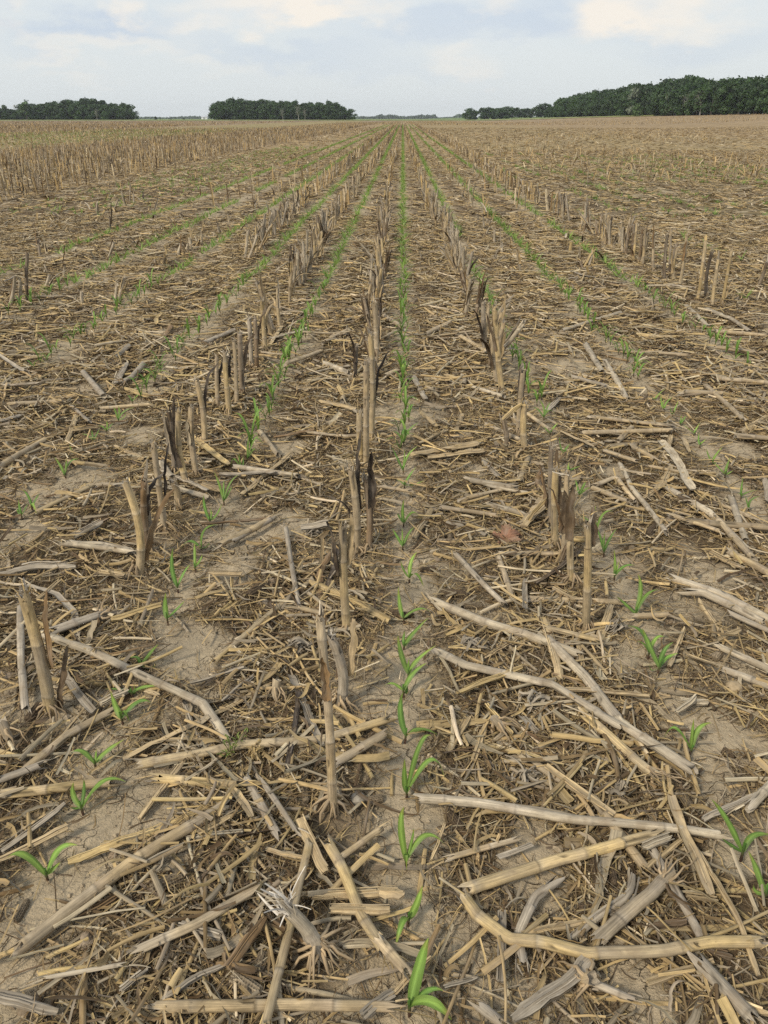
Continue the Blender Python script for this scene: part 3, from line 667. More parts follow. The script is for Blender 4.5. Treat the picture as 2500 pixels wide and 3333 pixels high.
# everything farther: one mass of stubble
def far_stubble():
    mb = MB()
    def stand(x, y, hmin=.22, hmax=.42, wk=1., sh=1.3, lean=.12, dk=.3):
        n = len(x); z = hfield(x, y) if y.min() < 40 else hill(x, y)
        pos = np.c_[x, y, z]; tilt = math.pi / 2 - np.abs(R.randn(n)) * lean
        wf = np.clip(y / 45, 1, 3.2) * wk
        cols = palette(n, [.30, .24, .16, .05, .10, .15]) * 1.08
        strips(mb, pos, R.rand(n) * 6.28, tilt, R.uniform(hmin, hmax, n), (.031 - .008 * sstep(y, 40, 100)) * R.uniform(.7, 1.2, n) * wf, 2, cols, prof=np.array([(-.5, -.15), (0, .3), (.5, -.15)]), anchor=0., cp=R.randn(n) * .08, roll=R.rand(n) * 6.28)
        m = int(n * sh); i = R.randint(0, n, m); hh = R.uniform(.03, .22, m)
        c2 = np.array([(.06, .045, .034), (.15, .11, .075), (.30, .235, .16), (.44, .365, .265)])[R.choice(4, m, p=[.22, .22, .22, .34])] * R.uniform(.7, 1.2, (m, 1))
        strips(mb, pos[i] + np.c_[R.randn(m, 2) * .012, hh], R.rand(m) * 6.28, R.uniform(.5, 1.5, m), R.uniform(.10, .28, m), .024 * R.uniform(.5, 1.2, m) * wf[i], 3, c2, prof=VEE, anchor=0., cp=R.uniform(-2.2, .2, m), taper=.5)
    X = np.array([s[0] for s in spots[N_IND:]]); Y = np.array([s[1] for s in spots[N_IND:]])
    if len(X): stand(X, Y)
    # standing rows to the left, from 8 m off to the far edge
    xs, ys = [], []
    for k in range(0, 15):
        xr = -7.85 - .762 * k; y = np.arange(9, 120, .19); y = y + R.randn(len(y)) * .07
        keep = (R.rand(len(y)) < np.where(y < 70, .88, .5)); y = y[keep]; xs.append(xr + R.randn(len(y)) * .06 + .12 * np.sin(y * .12)); ys.append(y)
    x, y = np.concatenate(xs), np.concatenate(ys); ok = np.abs(x) < .56 * (.897 * y + .65) + 1; stand(x[ok], y[ok])
    for (xa, xb, ya, yb, n, f) in ((-130, -44, 60, 200, 15000, 1.2), (-18.8, -8, 110, 300, 6500, 1.2), (-250, -44, 190, 420, 9000, 1.6), (30, 165, 210, 360, 4500, 1.1), (-8, 30, 210, 400, 2500, 1.1)):
        x = R.uniform(xa, xb, n); y = ya + (yb - ya) * R.rand(n) ** 1.3; x = np.round(x / .762) * .762 + R.randn(n) * .05
        ok = np.abs(x) < .56 * .897 * y + 3; stand(x[ok], y[ok], wk=f, sh=.8)
    # rows of the strip that still stand farther out
    for row in ('C', 'L1', 'L2', 'R1', 'R4'):
        y = np.arange(30, 190, .14); y = y + R.randn(len(y)) * .06; stand(stub_x(row, y) + R.randn(len(y)) * .05, y)
    for xr in (1.36, 2.05, -2.6, -3.4, -4.2, -5.0, -5.8, -6.6):
        y = np.arange(8, 160, .55); y = y + R.randn(len(y)) * .3; y = y[R.rand(len(y)) < .45]; stand(xr + R.randn(len(y)) * .06, y, .06, .16, lean=.5, sh=.4)
    # leaning pale stubs on the right
    n = 1900; y = R.uniform(22, 110, n); x = 3.6 + R.rand(n) ** .8 * (.3 * y); ok = (vn(x * .12, y * .045, 31) > .46); x, y = x[ok], y[ok]
    stand(x, y, .15, .36, lean=.75, sh=.25)
    n = 2600; y = R.uniform(50, 130, n); x = -19 - R.rand(n) * 25; ok = np.abs(x) < .5 * y; stand(x[ok], y[ok], .15, .38, lean=.7, sh=.2)
    o = mb.build('corn_stubble', M_LITTER); tag(o, 'far rows of cut corn stubble standing across the field', 'corn stubble', kind='stuff')
far_stubble()

crumbs()
# ------------------------------------------------------------------ corn seedlings
GREEN = [np.array((.165, .268, .05)), np.array((.205, .31, .06)), np.array((.13, .232, .046))]
def leaf_mesh(mb, P, wmax, side, g):
    k = len(P); s = np.linspace(0, 1, k)
    wv = 1.0 * wmax * (np.clip(s, .02, 1) ** .38) * (1 - s) ** .78 * 1.9; wv[-1] = .0008
    m = 5; T = nrm(np.gradient(P, axis=0)); side = np.broadcast_to(np.asarray(side, float), (k, 3)); side = nrm(side - (side * T).sum(1, keepdims=True) * T); up = np.cross(T, side)
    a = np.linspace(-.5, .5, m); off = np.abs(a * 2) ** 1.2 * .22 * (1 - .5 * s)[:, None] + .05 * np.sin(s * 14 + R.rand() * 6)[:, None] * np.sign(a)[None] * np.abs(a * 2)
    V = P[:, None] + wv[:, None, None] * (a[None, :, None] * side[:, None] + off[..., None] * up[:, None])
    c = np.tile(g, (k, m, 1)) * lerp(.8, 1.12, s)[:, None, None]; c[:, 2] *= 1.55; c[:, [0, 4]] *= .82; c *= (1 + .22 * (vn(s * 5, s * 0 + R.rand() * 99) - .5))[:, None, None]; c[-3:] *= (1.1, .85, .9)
    st = np.stack([np.broadcast_to(s[:, None] * .2 + R.rand() * 9, (k, m)), a[None] * wv[:, None], np.full((k, m), R.rand() * 9)], -1)
    mb.add(V.reshape(-1, 3), grid_quads(k, m), col=c.reshape(-1, 3), st=st.reshape(-1, 3))
def bez(p0, p1, p2, k=12):
    t = np.linspace(0, 1, k)[:, None]; return p0 * (1 - t) ** 2 + p1 * 2 * t * (1 - t) + p2 * t ** 2
def stem_mesh(mb, tip, r=.003):
    P = np.array([(0, 0, -.012), tip * .3, tip * .65, tip]); c = np.array([(.10, .05, .045), (.12, .075, .05), (.11, .17, .045), (.12, .27, .05)])
    tube(mb, P, np.array([1., 1.05, .95, .7]) * r, 7, c, ref=(1, .2, 0))
SEED = []
def hero_seedling(c, bx, by, row, leaves, stem=.035):
    b0 = ground(*px(c, bx, by)); b0[2] = hz(b0[0], b0[1]); root = empty('corn_seedling', b0)
    tip = np.array((R.randn() * .003, R.randn() * .003, stem)); mb = MB(); stem_mesh(mb, tip); mb.build('stem', M_LEAF, root)
    for (mx, my, tx, ty, wd) in leaves:
        kz = R.uniform(.25, .6)
        t0 = on_plane(*px(c, tx, ty), b0[1], kz) - b0
        if mx is None: m0 = tip * .35 + t0 * .55 + np.array((0, 0, .02))
        else:
            mm = on_plane(*px(c, mx, my), b0[1], kz) - b0; m0 = 2 * mm - .5 * (tip + t0)
        if t0[2] < .008:                      # a tip that hangs in front of the foot
            t0 = ground(*px(c, tx, ty), b0[2] + .02) - b0; m0 = (tip * .6 + t0 * .5) + np.array((0, 0, .045))
        P = bez(tip * .55, m0, t0, 13); hor = t0 - tip; side = nrm(np.array((-hor[1], hor[0], 1e-4)) + R.randn(3) * .1 * np.linalg.norm(hor))
        if side[0] < 0: side = -side
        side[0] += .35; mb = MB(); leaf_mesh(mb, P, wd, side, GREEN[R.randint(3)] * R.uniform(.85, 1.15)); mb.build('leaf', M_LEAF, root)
    SEED.append([b0[0], b0[1], root, row])
HS = [
    (2, 110, 1062, 'C', [(150, 850, 192, 733, .025), (190, 950, 255, 962, .013), (190, 1000, 292, 1088, .024)], .05),
    (2, 104, 672, 'C', [(140, 580, 166, 508, .017), (70, 700, 50, 772, .016), (128, 600, 140, 560, .01)], .04),
    (2, 98, 425, 'C', [(72, 250, 86, 168, .017), (175, 282, 263, 330, .015), (118, 310, 128, 262, .008), (97, 430, 98, 440, .009)], .045),
    (2, 100, 132, 'C', [(88, 40, 90, -40, .016), (200, -45, 262, 45, .015), (150, -100, 205, -140, .015)], .04),
    (4, 90, 962, 'C', [(72, 810, 82, 735, .018), (165, 882, 246, 928, .016)], .05),
    (4, 85, 762, 'C', [(120, 650, 184, 608, .018), (40, 688, 0, 706, .013), (95, 730, 100, 690, .012)], .045),
    (4, 104, 690, 'C', [(75, 560, 60, 488, .018), (140, 590, 224, 532, .017), (105, 620, 108, 590, .01)], .045),
    (4, 86, 560, 'C', [(120, 480, 192, 412, .018), (84, 500, 90, 470, .011)], .03),
    (4, 88, 444, 'C', [(68, 350, 62, 280, .016), (150, 366, 202, 390, .012), (98, 400, 112, 395, .007)], .045),
    (4, 108, 272, 'C', [(115, 170, 142, 128, .016), (150, 225, 170, 277, .014), (86, 200, 72, 165, .009)], .045),
    (4, 80, 122, 'C', [(60, 60, 36, 28, .014), (105, 45, 132, 20, .013), (80, 60, 78, 25, .008)], .04),
    (6, 84, 952, 'C', [(80, 880, 86, 832, .015), (125, 880, 158, 920, .013), (66, 900, 60, 890, .01)], .035),
    (6, 88, 782, 'C', [(105, 730, 138, 690, .013), (130, 760, 172, 748, .012), (75, 750, 55, 745, .01)], .035),
    (6, 84, 722, 'C', [(60, 650, 34, 605, .015), (100, 640, 145, 600, .013), (86, 660, 90, 615, .01)], .04),
    (6, 86, 600, 'C', [(64, 545, 40, 535, .013), (105, 530, 150, 497, .013), (90, 540, 95, 500, .01)], .035),
    (1, 205, 482, 'L1', [(95, 362, 24, 398, .017), (250, 345, 334, 333, .017), (230, 425, 260, 408, .012)], .04),
    (1, 360, 202, 'L1', [(315, 110, 318, 62, .014), (440, 48, 545, 60, .017), (360, 90, 362, 50, .010), (325, 165, 303, 172, .009)], .045),
    (3, 415, 1066, 'L1', [(350, 980, 302, 1002, .015), (455, 985, 537, 938, .018), (412, 1010, 416, 980, .008)], .03),
    (3, 535, 882, 'L1', [(498, 790, 478, 730, .017), (590, 768, 652, 778, .017), (545, 855, 560, 862, .010)], .045),
    (3, 575, 772, 'L1', [(520, 715, 456, 720, .011), (620, 705, 692, 708, .012), (580, 730, 578, 700, .008)], .035),
    (3, 620, 652, 'L1', [(585, 575, 530, 602, .011), (645, 560, 684, 527, .014), (650, 625, 674, 605, .011), (600, 600, 590, 590, .007)], .035),
    (3, 728, 452, 'L1', [(712, 360, 716, 305, .019), (760, 370, 797, 340, .010)], .05),
    (3, 770, 302, 'L1', [(742, 190, 748, 110, .017), (790, 215, 822, 182, .013)], .045),
    (3, 845, 212, 'L1', [(840, 130, 840, 88, .012), (862, 160, 874, 140, .010)], .04),
    (3, 870, 122, 'L1', [(880, 30, 946, 10, .016), (820, 75, 780, 118, .015), (890, 100, 905, 88, .010)], .035),
    (5, 908, 935, 'L1', [(885, 860, 880, 812, .015), (935, 890, 958, 850, .013), (912, 890, 908, 868, .008)], .04),
    (5, 968, 852, 'L1', [(950, 770, 926, 712, .013), (990, 760, 1032, 722, .012), (965, 780, 968, 745, .009), (985, 800, 1003, 770, .011)], .04),
    (5, 1045, 702, 'L1', [(1010, 650, 998, 690, .013), (1035, 660, 1032, 630, .010), (1050, 670, 1048, 640, .009)], .035),
    (5, 1068, 662, 'L1', [(1070, 600, 1075, 560, .013), (1095, 610, 1115, 622, .012), (1100, 565, 1130, 572, .012)], .035),
    (2, 1540, 402, 'R1', [(1490, 220, 1415, 135, .017), (1600, 280, 1680, 292, .016), (1500, 320, 1462, 305, .013), (1565, 320, 1575, 300, .008)], .055),
    (2, 1632, 600, 'R1', [(1620, 440, 1574, 358, .019), (1610, 520, 1598, 500, .013), (1665, 500, 1700, 480, .014)], .05),
    (4, 1322, 992, 'R1', [(1262, 880, 1208, 938, .015), (1335, 910, 1338, 850, .012), (1358, 890, 1414, 866, .016)], .03),
    (4, 1178, 674, 'R1', [(1150, 520, 1115, 458, .020), (1210, 550, 1250, 518, .015), (1215, 580, 1270, 566, .017), (1160, 630, 1148, 612, .006)], .06),
    (4, 1138, 602, 'R1', [(1120, 470, 1052, 447, .016), (1180, 490, 1228, 502, .013), (1125, 520, 1095, 515, .007)], .045),
    (4, 1082, 432, 'R1', [(1050, 350, 1006, 322, .016), (1110, 290, 1098, 225, .018), (1135, 305, 1192, 292, .016)], .05),
    (4, 993, 262, 'R1', [(1000, 180, 994, 118, .014), (1040, 182, 1086, 188, .013), (1005, 200, 1015, 170, .008)], .045),
    (4, 950, 142, 'R1', [(940, 70, 915, 15, .015), (972, 70, 1004, 28, .013), (950, 80, 955, 45, .009)], .04),
    (6, 915, 985, 'R1', [(885, 915, 845, 905, .012), (912, 900, 914, 858, .012), (945, 890, 990, 880, .014)], .04),
    (6, 845, 825, 'R1', [(835, 770, 826, 742, .012), (860, 770, 872, 752, .013), (868, 785, 890, 778, .010)], .03),
    (6, 800, 722, 'R1', [(812, 695, 850, 685, .013), (795, 690, 800, 670, .009)], .03), (6, 775, 652, 'R1', [(785, 610, 805, 588, .013), (765, 600, 758, 560, .012)], .035),
    (6, 715, 562, 'R1', [(705, 525, 688, 512, .012), (730, 520, 752, 498, .013)], .035), (6, 690, 492, 'R1', [(668, 440, 645, 432, .012), (690, 430, 670, 398, .012), (715, 440, 742, 465, .012), (705, 430, 720, 410, .010)], .035),
    (5, 95, 912, 'L2', [(85, 870, 80, 832, .013), (110, 860, 120, 850, .012), (78, 880, 74, 868, .009)], .03), (5, 140, 872, 'L2', [(120, 810, 96, 788, .012), (150, 830, 170, 805, .012), (150, 870, 158, 892, .013)], .035),
    (5, 285, 742, 'L2', [(260, 680, 236, 648, .014), (300, 665, 342, 655, .011), (284, 680, 286, 655, .010)], .035), (5, 325, 660, 'L2', [(310, 620, 300, 592, .010), (335, 640, 345, 622, .010)], .03),
    (5, 515, 495, 'L2', [(500, 450, 490, 430, .012), (530, 450, 580, 432, .013), (514, 450, 512, 425, .012), (535, 470, 542, 452, .01)], .035), (5, 402, 590, 'L2', [(380, 550, 345, 548, .011), (415, 550, 430, 525, .011), (400, 550, 396, 530, .01)], .03),
    (5, 462, 540, 'L2', [(440, 510, 420, 515, .011), (475, 510, 490, 500, .012), (462, 505, 460, 492, .01)], .03), (5, 575, 415, 'L2', [(560, 385, 550, 380, .010), (590, 380, 603, 378, .010)], .03),
    (6, 1575, 882, 'R2', [(1585, 830, 1628, 815, .011), (1570, 840, 1560, 815, .009)], .03), (6, 1542, 825, 'R2', [(1545, 780, 1550, 735, .011), (1570, 795, 1615, 790, .010), (1535, 800, 1525, 810, .008)], .03),
    (6, 1470, 745, 'R2', [(1450, 690, 1425, 670, .013), (1480, 690, 1495, 650, .014), (1485, 715, 1508, 705, .012)], .035), (6, 1415, 692, 'R2', [(1405, 640, 1392, 610, .012), (1430, 640, 1462, 603, .013), (1425, 670, 1440, 665, .01)], .035),
    (6, 1362, 612, 'R2', [(1360, 570, 1362, 540, .011), (1375, 580, 1392, 570, .01)], .03), (6, 1335, 560, 'R2', [(1315, 520, 1288, 502, .011), (1345, 530, 1366, 498, .012)], .03),
    (6, 1280, 520, 'R2', [(1282, 490, 1285, 465, .011), (1295, 480, 1305, 470, .01)], .03), (6, 1245, 480, 'R2', [(1255, 440, 1272, 402, .012), (1240, 450, 1238, 430, .01)], .03),
    (6, 1205, 462, 'R2', [(1200, 410, 1198, 370, .012), (1220, 410, 1245, 388, .012), (1205, 420, 1210, 395, .01)], .03), (6, 1170, 420, 'R2', [(1180, 380, 1215, 352, .011), (1165, 390, 1150, 385, .01)], .03),
]
for (c, bx, by, row, lv, stem) in HS: hero_seedling(c, bx, by, row, lv, stem)
def random_seedling():
    res = []; hs = R.uniform(.025, .045); tip = np.array((R.randn() * .004, R.randn() * .004, hs)); mb = MB(); stem_mesh(mb, tip); res.append(('stem', mb))
    az = R.rand() * 3.14
    for j in range(R.choice([3, 4])):
        a = az + (j % 2) * math.pi + R.randn() * .35; ln = R.uniform(.07, .14) * (.7 if j == 0 else 1); rise = R.uniform(.35, 1.1)
        d = np.array((math.cos(a), math.sin(a), 0)); t0 = tip + d * ln * .75 + np.array((0, 0, ln * (rise - .25))); m0 = tip + d * ln * .25 + np.array((0, 0, ln * (rise + .15)))
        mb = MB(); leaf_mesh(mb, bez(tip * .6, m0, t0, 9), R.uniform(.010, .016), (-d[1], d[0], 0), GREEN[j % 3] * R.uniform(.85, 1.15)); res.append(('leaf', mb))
    return res
sprot = []
for i in range(9):
    res = random_seedling(); parts = [(nm, mb.mesh(nm, M_LEAF)) for nm, mb in res]; one = MB()
    for nm, mb in res:
        off = one.n; one.v += mb.v; one.c += mb.c; one.st += mb.st; one.q += [q + off for q in mb.q]; one.t += [t + off for t in mb.t]; one.n += mb.n
    sprot.append((parts, one, one.mesh('corn_seedling', M_LEAF)))
def row_gap(row, y): return vn(np.array([y * .8]), np.array([3.3 * list(SEED_ROWS).index(row)]), 41)[0] < .16
sp2 = []
for row, y0 in (('C', 3.5), ('L1', 3.55), ('L2', 4.3), ('L3', 4.9), ('L4', 6.4), ('L5', 8.2), ('R1', 4.25), ('R2', 4.75), ('R3', 4.9)):
    y = y0
    while y < 60:
        y += R.uniform(.075, .14)
        if row_gap(row, y): continue
        sp2.append((SEED_ROWS[row] + R.randn() * .018, y, row))
sp2.sort(key=lambda s: s[1])
NS = 300 - len(SEED)
for (x, y, row) in sp2[:NS]:
    parts, one, me = sprot[R.randint(9)]
    if y < 6.2:
        o = empty('corn_seedling', (0, 0, 0))
        for nm, m_ in parts:
            ch = bpy.data.objects.new(nm, m_); C.objects.link(ch); ch.parent = o
    else:
        o = bpy.data.objects.new('corn_seedling', me); C.objects.link(o)
    o.location = (x, y, hz(x, y)); o.rotation_euler = (0, 0, R.rand() * 6.28); k = R.uniform(.8, 1.2); o.scale = (k, k, k)
    SEED.append([x, y, o, row])
def far_seedlings():
    mb = MB(); P = np.array([(x, y) for x, y, r in sp2[NS:]])
    y = np.arange(60, 220, .2); ex = [np.c_[SEED_ROWS[r] + R.randn(len(y)) * .03, y] for r in SEED_ROWS]
    n = 1700; gx = np.c_[R.uniform(3.2, 12, n), R.uniform(5, 40, n)]; gx[:, 0] = np.round((gx[:, 0] - .02) / .755) * .755 + .02 + R.randn(n) * .04; gx = gx[vn(gx[:, 0] * .8, gx[:, 1] * .5, 44) > .42]
    g2 = np.c_[R.uniform(-43, -20, 4500), R.uniform(45, 130, 4500)]; g3 = np.c_[R.uniform(-7, -4.6, 500), R.uniform(14, 50, 500)]
    P = np.concatenate([P] + ex + [gx, g2, g3]); m = len(P)
    P3 = np.c_[P, hfield(P[:, 0], P[:, 1])]; i = np.repeat(np.arange(m), 5)
    wf = np.clip(P[i, 1] / 45, .9, 1.9)
    strips(mb, P3[i] + np.array((0, 0, .015)), R.rand(5 * m) * 6.28, R.uniform(.5, 1.3, 5 * m), R.uniform(.09, .16, 5 * m), .015 * wf, 3, (np.array(GREEN)[R.randint(0, 3, 5 * m)] * .9 + (.05, .05, .012)) * R.uniform(.8, 1.2, (5 * m, 1)), prof=VEE, anchor=0., cp=R.uniform(-1.6, -.3, 5 * m), taper=.8)
    o = mb.build('corn_seedlings_far', M_LEAF); o.name = 'young_corn'; tag(o, 'far rows of tiny green corn seedlings running towards the horizon', 'young corn', kind='stuff')
far_seedlings()

# ------------------------------------------------------------------ fallen stems and pieces traced where they lie: crop;width;tone;kind;points
FALL = """
1;56;t;t;985,180 560,440 95,775
1;46;y;t;25,115 490,75
1;44;y;t;670,55 1035,90
1;40;y;f;290,405 480,345 620,290 985,145
1;44;t;t;600,800 850,690 1070,545
1;24;g;f;780,690 960,722
1;52;t;f;1290,220 1400,450
1;46;y;t;1410,320 1480,440 1560,640 1659,800
1;42;y;t;1330,340 1245,720 1140,1120
1;56;t;t;650,1045 980,1035 1250,1020 1700,1035
1;28;g;f;700,1000 850,905 1050,830
1;46;g;f;1700,970 1560,1080
1;22;p;t;205,905 530,865
1;44;t;f;1300,530 1680,535
1;46;t;f;1430,600 1680,622
1;40;g;f;0,355 290,165
1;32;t;f;-20,400 300,260
1;40;g;t;-20,65 160,0
1;40;b;f;985,870 1150,640
1;22;t;f;600,230 800,-20
1;48;g;f;-20,980 110,1010 250,1052
1;22;p;f;810,320 1050,285
1;28;t;f;860,300 1020,215
1;42;g;t;1060,50 1130,170 1200,290
1;26;g;t;1140,80 1270,260
1;30;t;t;1470,380 1659,260
1;42;t;f;1000,100 1090,225
1;20;t;f;1160,355 1330,400
1;16;p;f;630,432 790,360
1;30;b;f;350,650 520,560
1;24;g;f;520,960 640,880
1;18;t;f;380,640 395,560
2;46;p;t;155,135 400,155 800,215 1180,260 1465,295
2;42;t;t;640,-20 910,150 1130,430
2;36;t;f;700,0 1000,190
2;54;y;t;365,520 770,400 1160,295
2;44;p;f;1115,345 1240,300
2;18;t;f;1135,435 1285,320
2;54;y;t;345,560 400,640 540,745 680,765 880,810 1210,805 1400,770 1630,775
2;46;g;t;740,490 650,570 580,720 590,825
2;26;t;f;590,720 900,665
2;36;g;f;800,740 1050,565 1070,470
2;62;t;tr;920,750 1150,555 1235,450
2;38;g;t;1165,365 1280,590 1370,745
2;46;t;f;1240,130 1300,330 1400,570
2;62;g;t;1340,830 1600,1120
2;60;g;f;560,1105 830,905 890,830
2;46;g;t;420,1040 500,1110
2;50;t;t;-20,745 110,890
2;36;t;f;0,1010 190,830
2;34;g;t;900,930 1060,1010
2;36;g;f;510,620 512,930
2;26;d;f;1145,695 1310,680
2;28;t;t;275,390 575,310
2;42;p;t;1580,170 1680,70
2;24;g;f;1380,220 1659,100
2;46;t;f;-20,530 90,540
2;26;t;f;1500,1010 1659,1080
2;22;t;f;1340,340 1500,640 1600,900
2;20;t;f;1300,560 1420,590
2;18;g;f;490,380 640,330
2;28;t;f;1130,940 1420,850
2;20;g;f;270,950 420,920
2;26;d;f;1390,800 1500,830
2;14;t;f;260,250 200,400
3;40;p;t;210,500 380,570 650,690 880,800 980,950
3;44;g;tr;220,490 330,455 465,395
3;32;g;f;110,270 240,310 310,390 320,500
3;32;g;t;85,370 95,620 110,810
3;32;g;f;270,650 410,830
3;40;t;t;470,830 300,930 110,1075
3;34;t;f;540,1035 840,900 1180,700
3;40;y;t;600,1060 1050,980 1400,945 1680,865
3;28;y;t;1340,260 1140,430 930,610
3;34;y;f;1340,260 1500,330 1680,425
3;24;g;t;1235,30 1270,260 1295,380
3;24;t;t;1295,380 1400,410
3;30;p;t;290,95 430,105 560,125
3;20;t;f;500,310 720,318
3;24;t;f;420,210 540,240
3;20;p;f;430,790 560,745
3;40;g;f;1255,670 1320,830 1390,990
3;26;k;f;1290,740 1270,900 1240,1075
3;24;g;f;790,780 870,980
3;26;t;f;900,220 1040,235
3;46;t;t;1450,1045 1659,925
3;36;g;f;320,65 440,0
3;30;g;t;1000,85 1180,-10
3;24;y;f;480,430 700,370
3;34;b;f;1375,460 1390,220 1430,140
3;20;k;f;1380,420 1420,250 1450,120
3;24;t;f;630,740 690,760
3;16;p;f;1010,540 1120,620
3;28;t;f;680,960 900,960
3;36;g;f;1300,30 1420,20
3;18;t;f;160,330 260,245
3;30;t;f;0,375 90,360
3;26;g;f;-10,225 140,190 320,185
3;26;g;f;820,700 1060,640
3;22;g;f;960,790 1080,680
3;16;t;f;240,980 370,810
4;42;p;t;220,350 430,440 600,490 820,580
4;46;p;t;690,500 870,690 1020,870 1330,1075
4;46;y;tr;850,830 980,940 1130,1062 1185,1115
4;40;p;t;230,570 350,630 720,710 1010,880
4;26;y;f;310,745 590,655
4;22;t;f;730,720 1140,755
4;24;t;t;490,140 755,140
4;28;g;t;310,140 440,280 510,345
4;30;t;t;490,150 550,320
4;42;p;t;1250,250 1450,320 1680,440
4;34;p;t;1300,305 1380,315 1640,440
4;28;g;t;1510,410 1680,490
4;40;t;t;1490,130 1680,255
4;36;t;t;1300,0 1680,35
4;32;t;t;1430,-10 1600,170
4;34;p;t;1440,550 1680,660
4;38;p;t;1480,655 1680,740
4;24;t;f;1310,585 1440,650
4;18;t;f;1360,330 1445,480
4;30;t;t;1080,415 1230,408
4;42;t;f;925,525 985,380
4;38;t;f;690,420 760,690
4;28;t;t;630,330 1050,360
4;26;y;t;700,460 915,520
4;14;t;f;430,600 570,500
4;22;t;f;1420,525 1540,480
4;22;d;f;600,225 700,270 800,330
4;30;d;f;650,270 750,210 840,120
4;22;t;f;1410,135 1560,210
4;32;t;f;280,1000 365,870
4;26;t;f;385,1040 435,890
4;22;y;f;440,800 550,930
4;32;g;f;600,840 660,920
4;22;g;f;610,250 612,390
4;26;t;f;730,290 830,345
4;20;t;f;1230,625 1300,470
4;24;t;f;835,520 870,640
4;30;p;f;1260,820 1340,760
4;22;p;f;1280,770 1400,790
5;36;y;f;830,570 980,690
5;30;t;f;1040,810 1245,630
5;30;t;t;940,1030 1100,960 1190,905
5;26;y;t;160,890 405,775
5;30;t;t;0,700 190,585
5;24;y;t;300,675 450,690
5;30;g;t;360,290 450,390
5;24;t;t;40,430 260,420
5;30;p;f;720,780 900,830
5;22;y;f;1090,740 1380,850
5;32;p;t;1400,245 1510,290
5;18;b;f;870,930 1150,912
5;32;p;t;300,1020 560,1062
5;26;b;f;330,1000 460,920
5;38;g;tr;620,252 570,310 520,335
5;26;g;f;500,330 550,250
5;24;t;f;500,600 620,650
5;22;t;f;550,655 680,640
5;22;g;f;690,700 900,790
5;26;t;t;410,775 520,775
5;34;p;t;745,748 695,675
5;26;t;f;820,750 960,800
5;24;t;f;1160,160 1210,80
5;22;b;f;740,80 700,170
5;22;t;t;430,440 650,425
5;28;b;f;1180,560 1360,530
5;24;t;f;1380,400 1540,440
5;20;t;f;300,530 460,510
5;26;g;f;0,500 90,470
5;20;t;f;280,590 330,470
5;18;g;t;310,430 390,500
5;22;g;f;500,210 560,170
5;22;t;f;90,230 200,210
5;18;t;f;200,350 330,360
5;22;g;f;-10,210 100,280
5;26;y;f;540,350 660,385
5;22;g;t;880,160 1010,110
5;22;t;t;1230,250 1390,190
5;24;t;f;1550,300 1660,240
5;20;t;t;1390,160 1510,100
5;22;t;t;1120,540 1200,640
5;22;p;f;1440,640 1530,720
6;32;p;t;870,165 940,285
6;34;p;t;950,240 990,300 1050,410
6;30;t;f;115,640 410,600
6;22;t;f;190,660 430,640
6;22;t;t;440,510 600,590
6;28;y;t;580,760 625,660
6;26;p;t;380,750 570,785
6;22;t;t;330,830 520,790
6;26;p;t;460,850 610,900
6;30;t;f;590,950 690,830
6;22;t;f;600,960 720,855
6;26;p;t;1020,680 1070,790 1130,850 1220,990
6;24;t;t;1290,365 1460,375
6;22;t;t;890,470 1250,522
6;26;t;t;860,545 1240,540
6;26;t;t;1070,600 1170,670
6;36;p;f;1190,580 1250,650 1330,795
6;32;p;t;1220,780 1400,890 1570,1062
6;24;t;t;1300,930 1480,955
6;30;p;t;1500,830 1560,1020
6;24;t;t;1010,580 1070,520
6;38;t;f;1540,540 1680,470
6;28;t;t;1520,560 1680,575
6;24;t;t;1390,340 1550,490
6;24;t;t;1180,200 1310,215
6;20;t;f;1140,270 1300,235
6;22;t;t;950,620 1090,670
6;26;t;t;895,785 1060,845
6;24;t;t;900,780 1000,740 1080,830
6;44;g;f;270,930 360,950 440,985
6;24;g;f;130,300 170,410
6;24;t;t;180,120 290,70
6;20;t;t;330,130 440,195
6;24;t;t;0,300 60,280
6;26;p;t;390,360 520,395
6;20;t;t;620,470 720,540
6;22;t;f;760,540 900,610
6;22;g;f;700,450 760,395
6;24;t;t;1450,180 1600,200
6;24;t;t;1430,110 1660,130
6;30;p;t;1390,10 1500,60 1580,105
6;24;p;t;1310,0 1400,90
6;22;t;t;1440,310 1659,330
6;22;t;t;0,40 90,100
6;24;t;f;160,450 240,520
6;24;t;f;310,540 340,460
6;22;t;f;150,590 280,540
6;24;p;t;770,100 1020,30
6;26;t;f;700,880 850,720
6;20;t;f;1200,660 1240,560
6;24;t;f;1290,570 1310,640
6;22;t;t;1440,850 1600,920
6;22;t;t;1240,900 1460,980
6;24;g;f;1640,740 1659,830
6;22;t;t;240,860 480,905
6;26;t;f;130,1000 200,870
6;20;t;t;-10,780 120,800
"""
PIECES = []                                  # (x, y, object, tone, kind, length, bend)
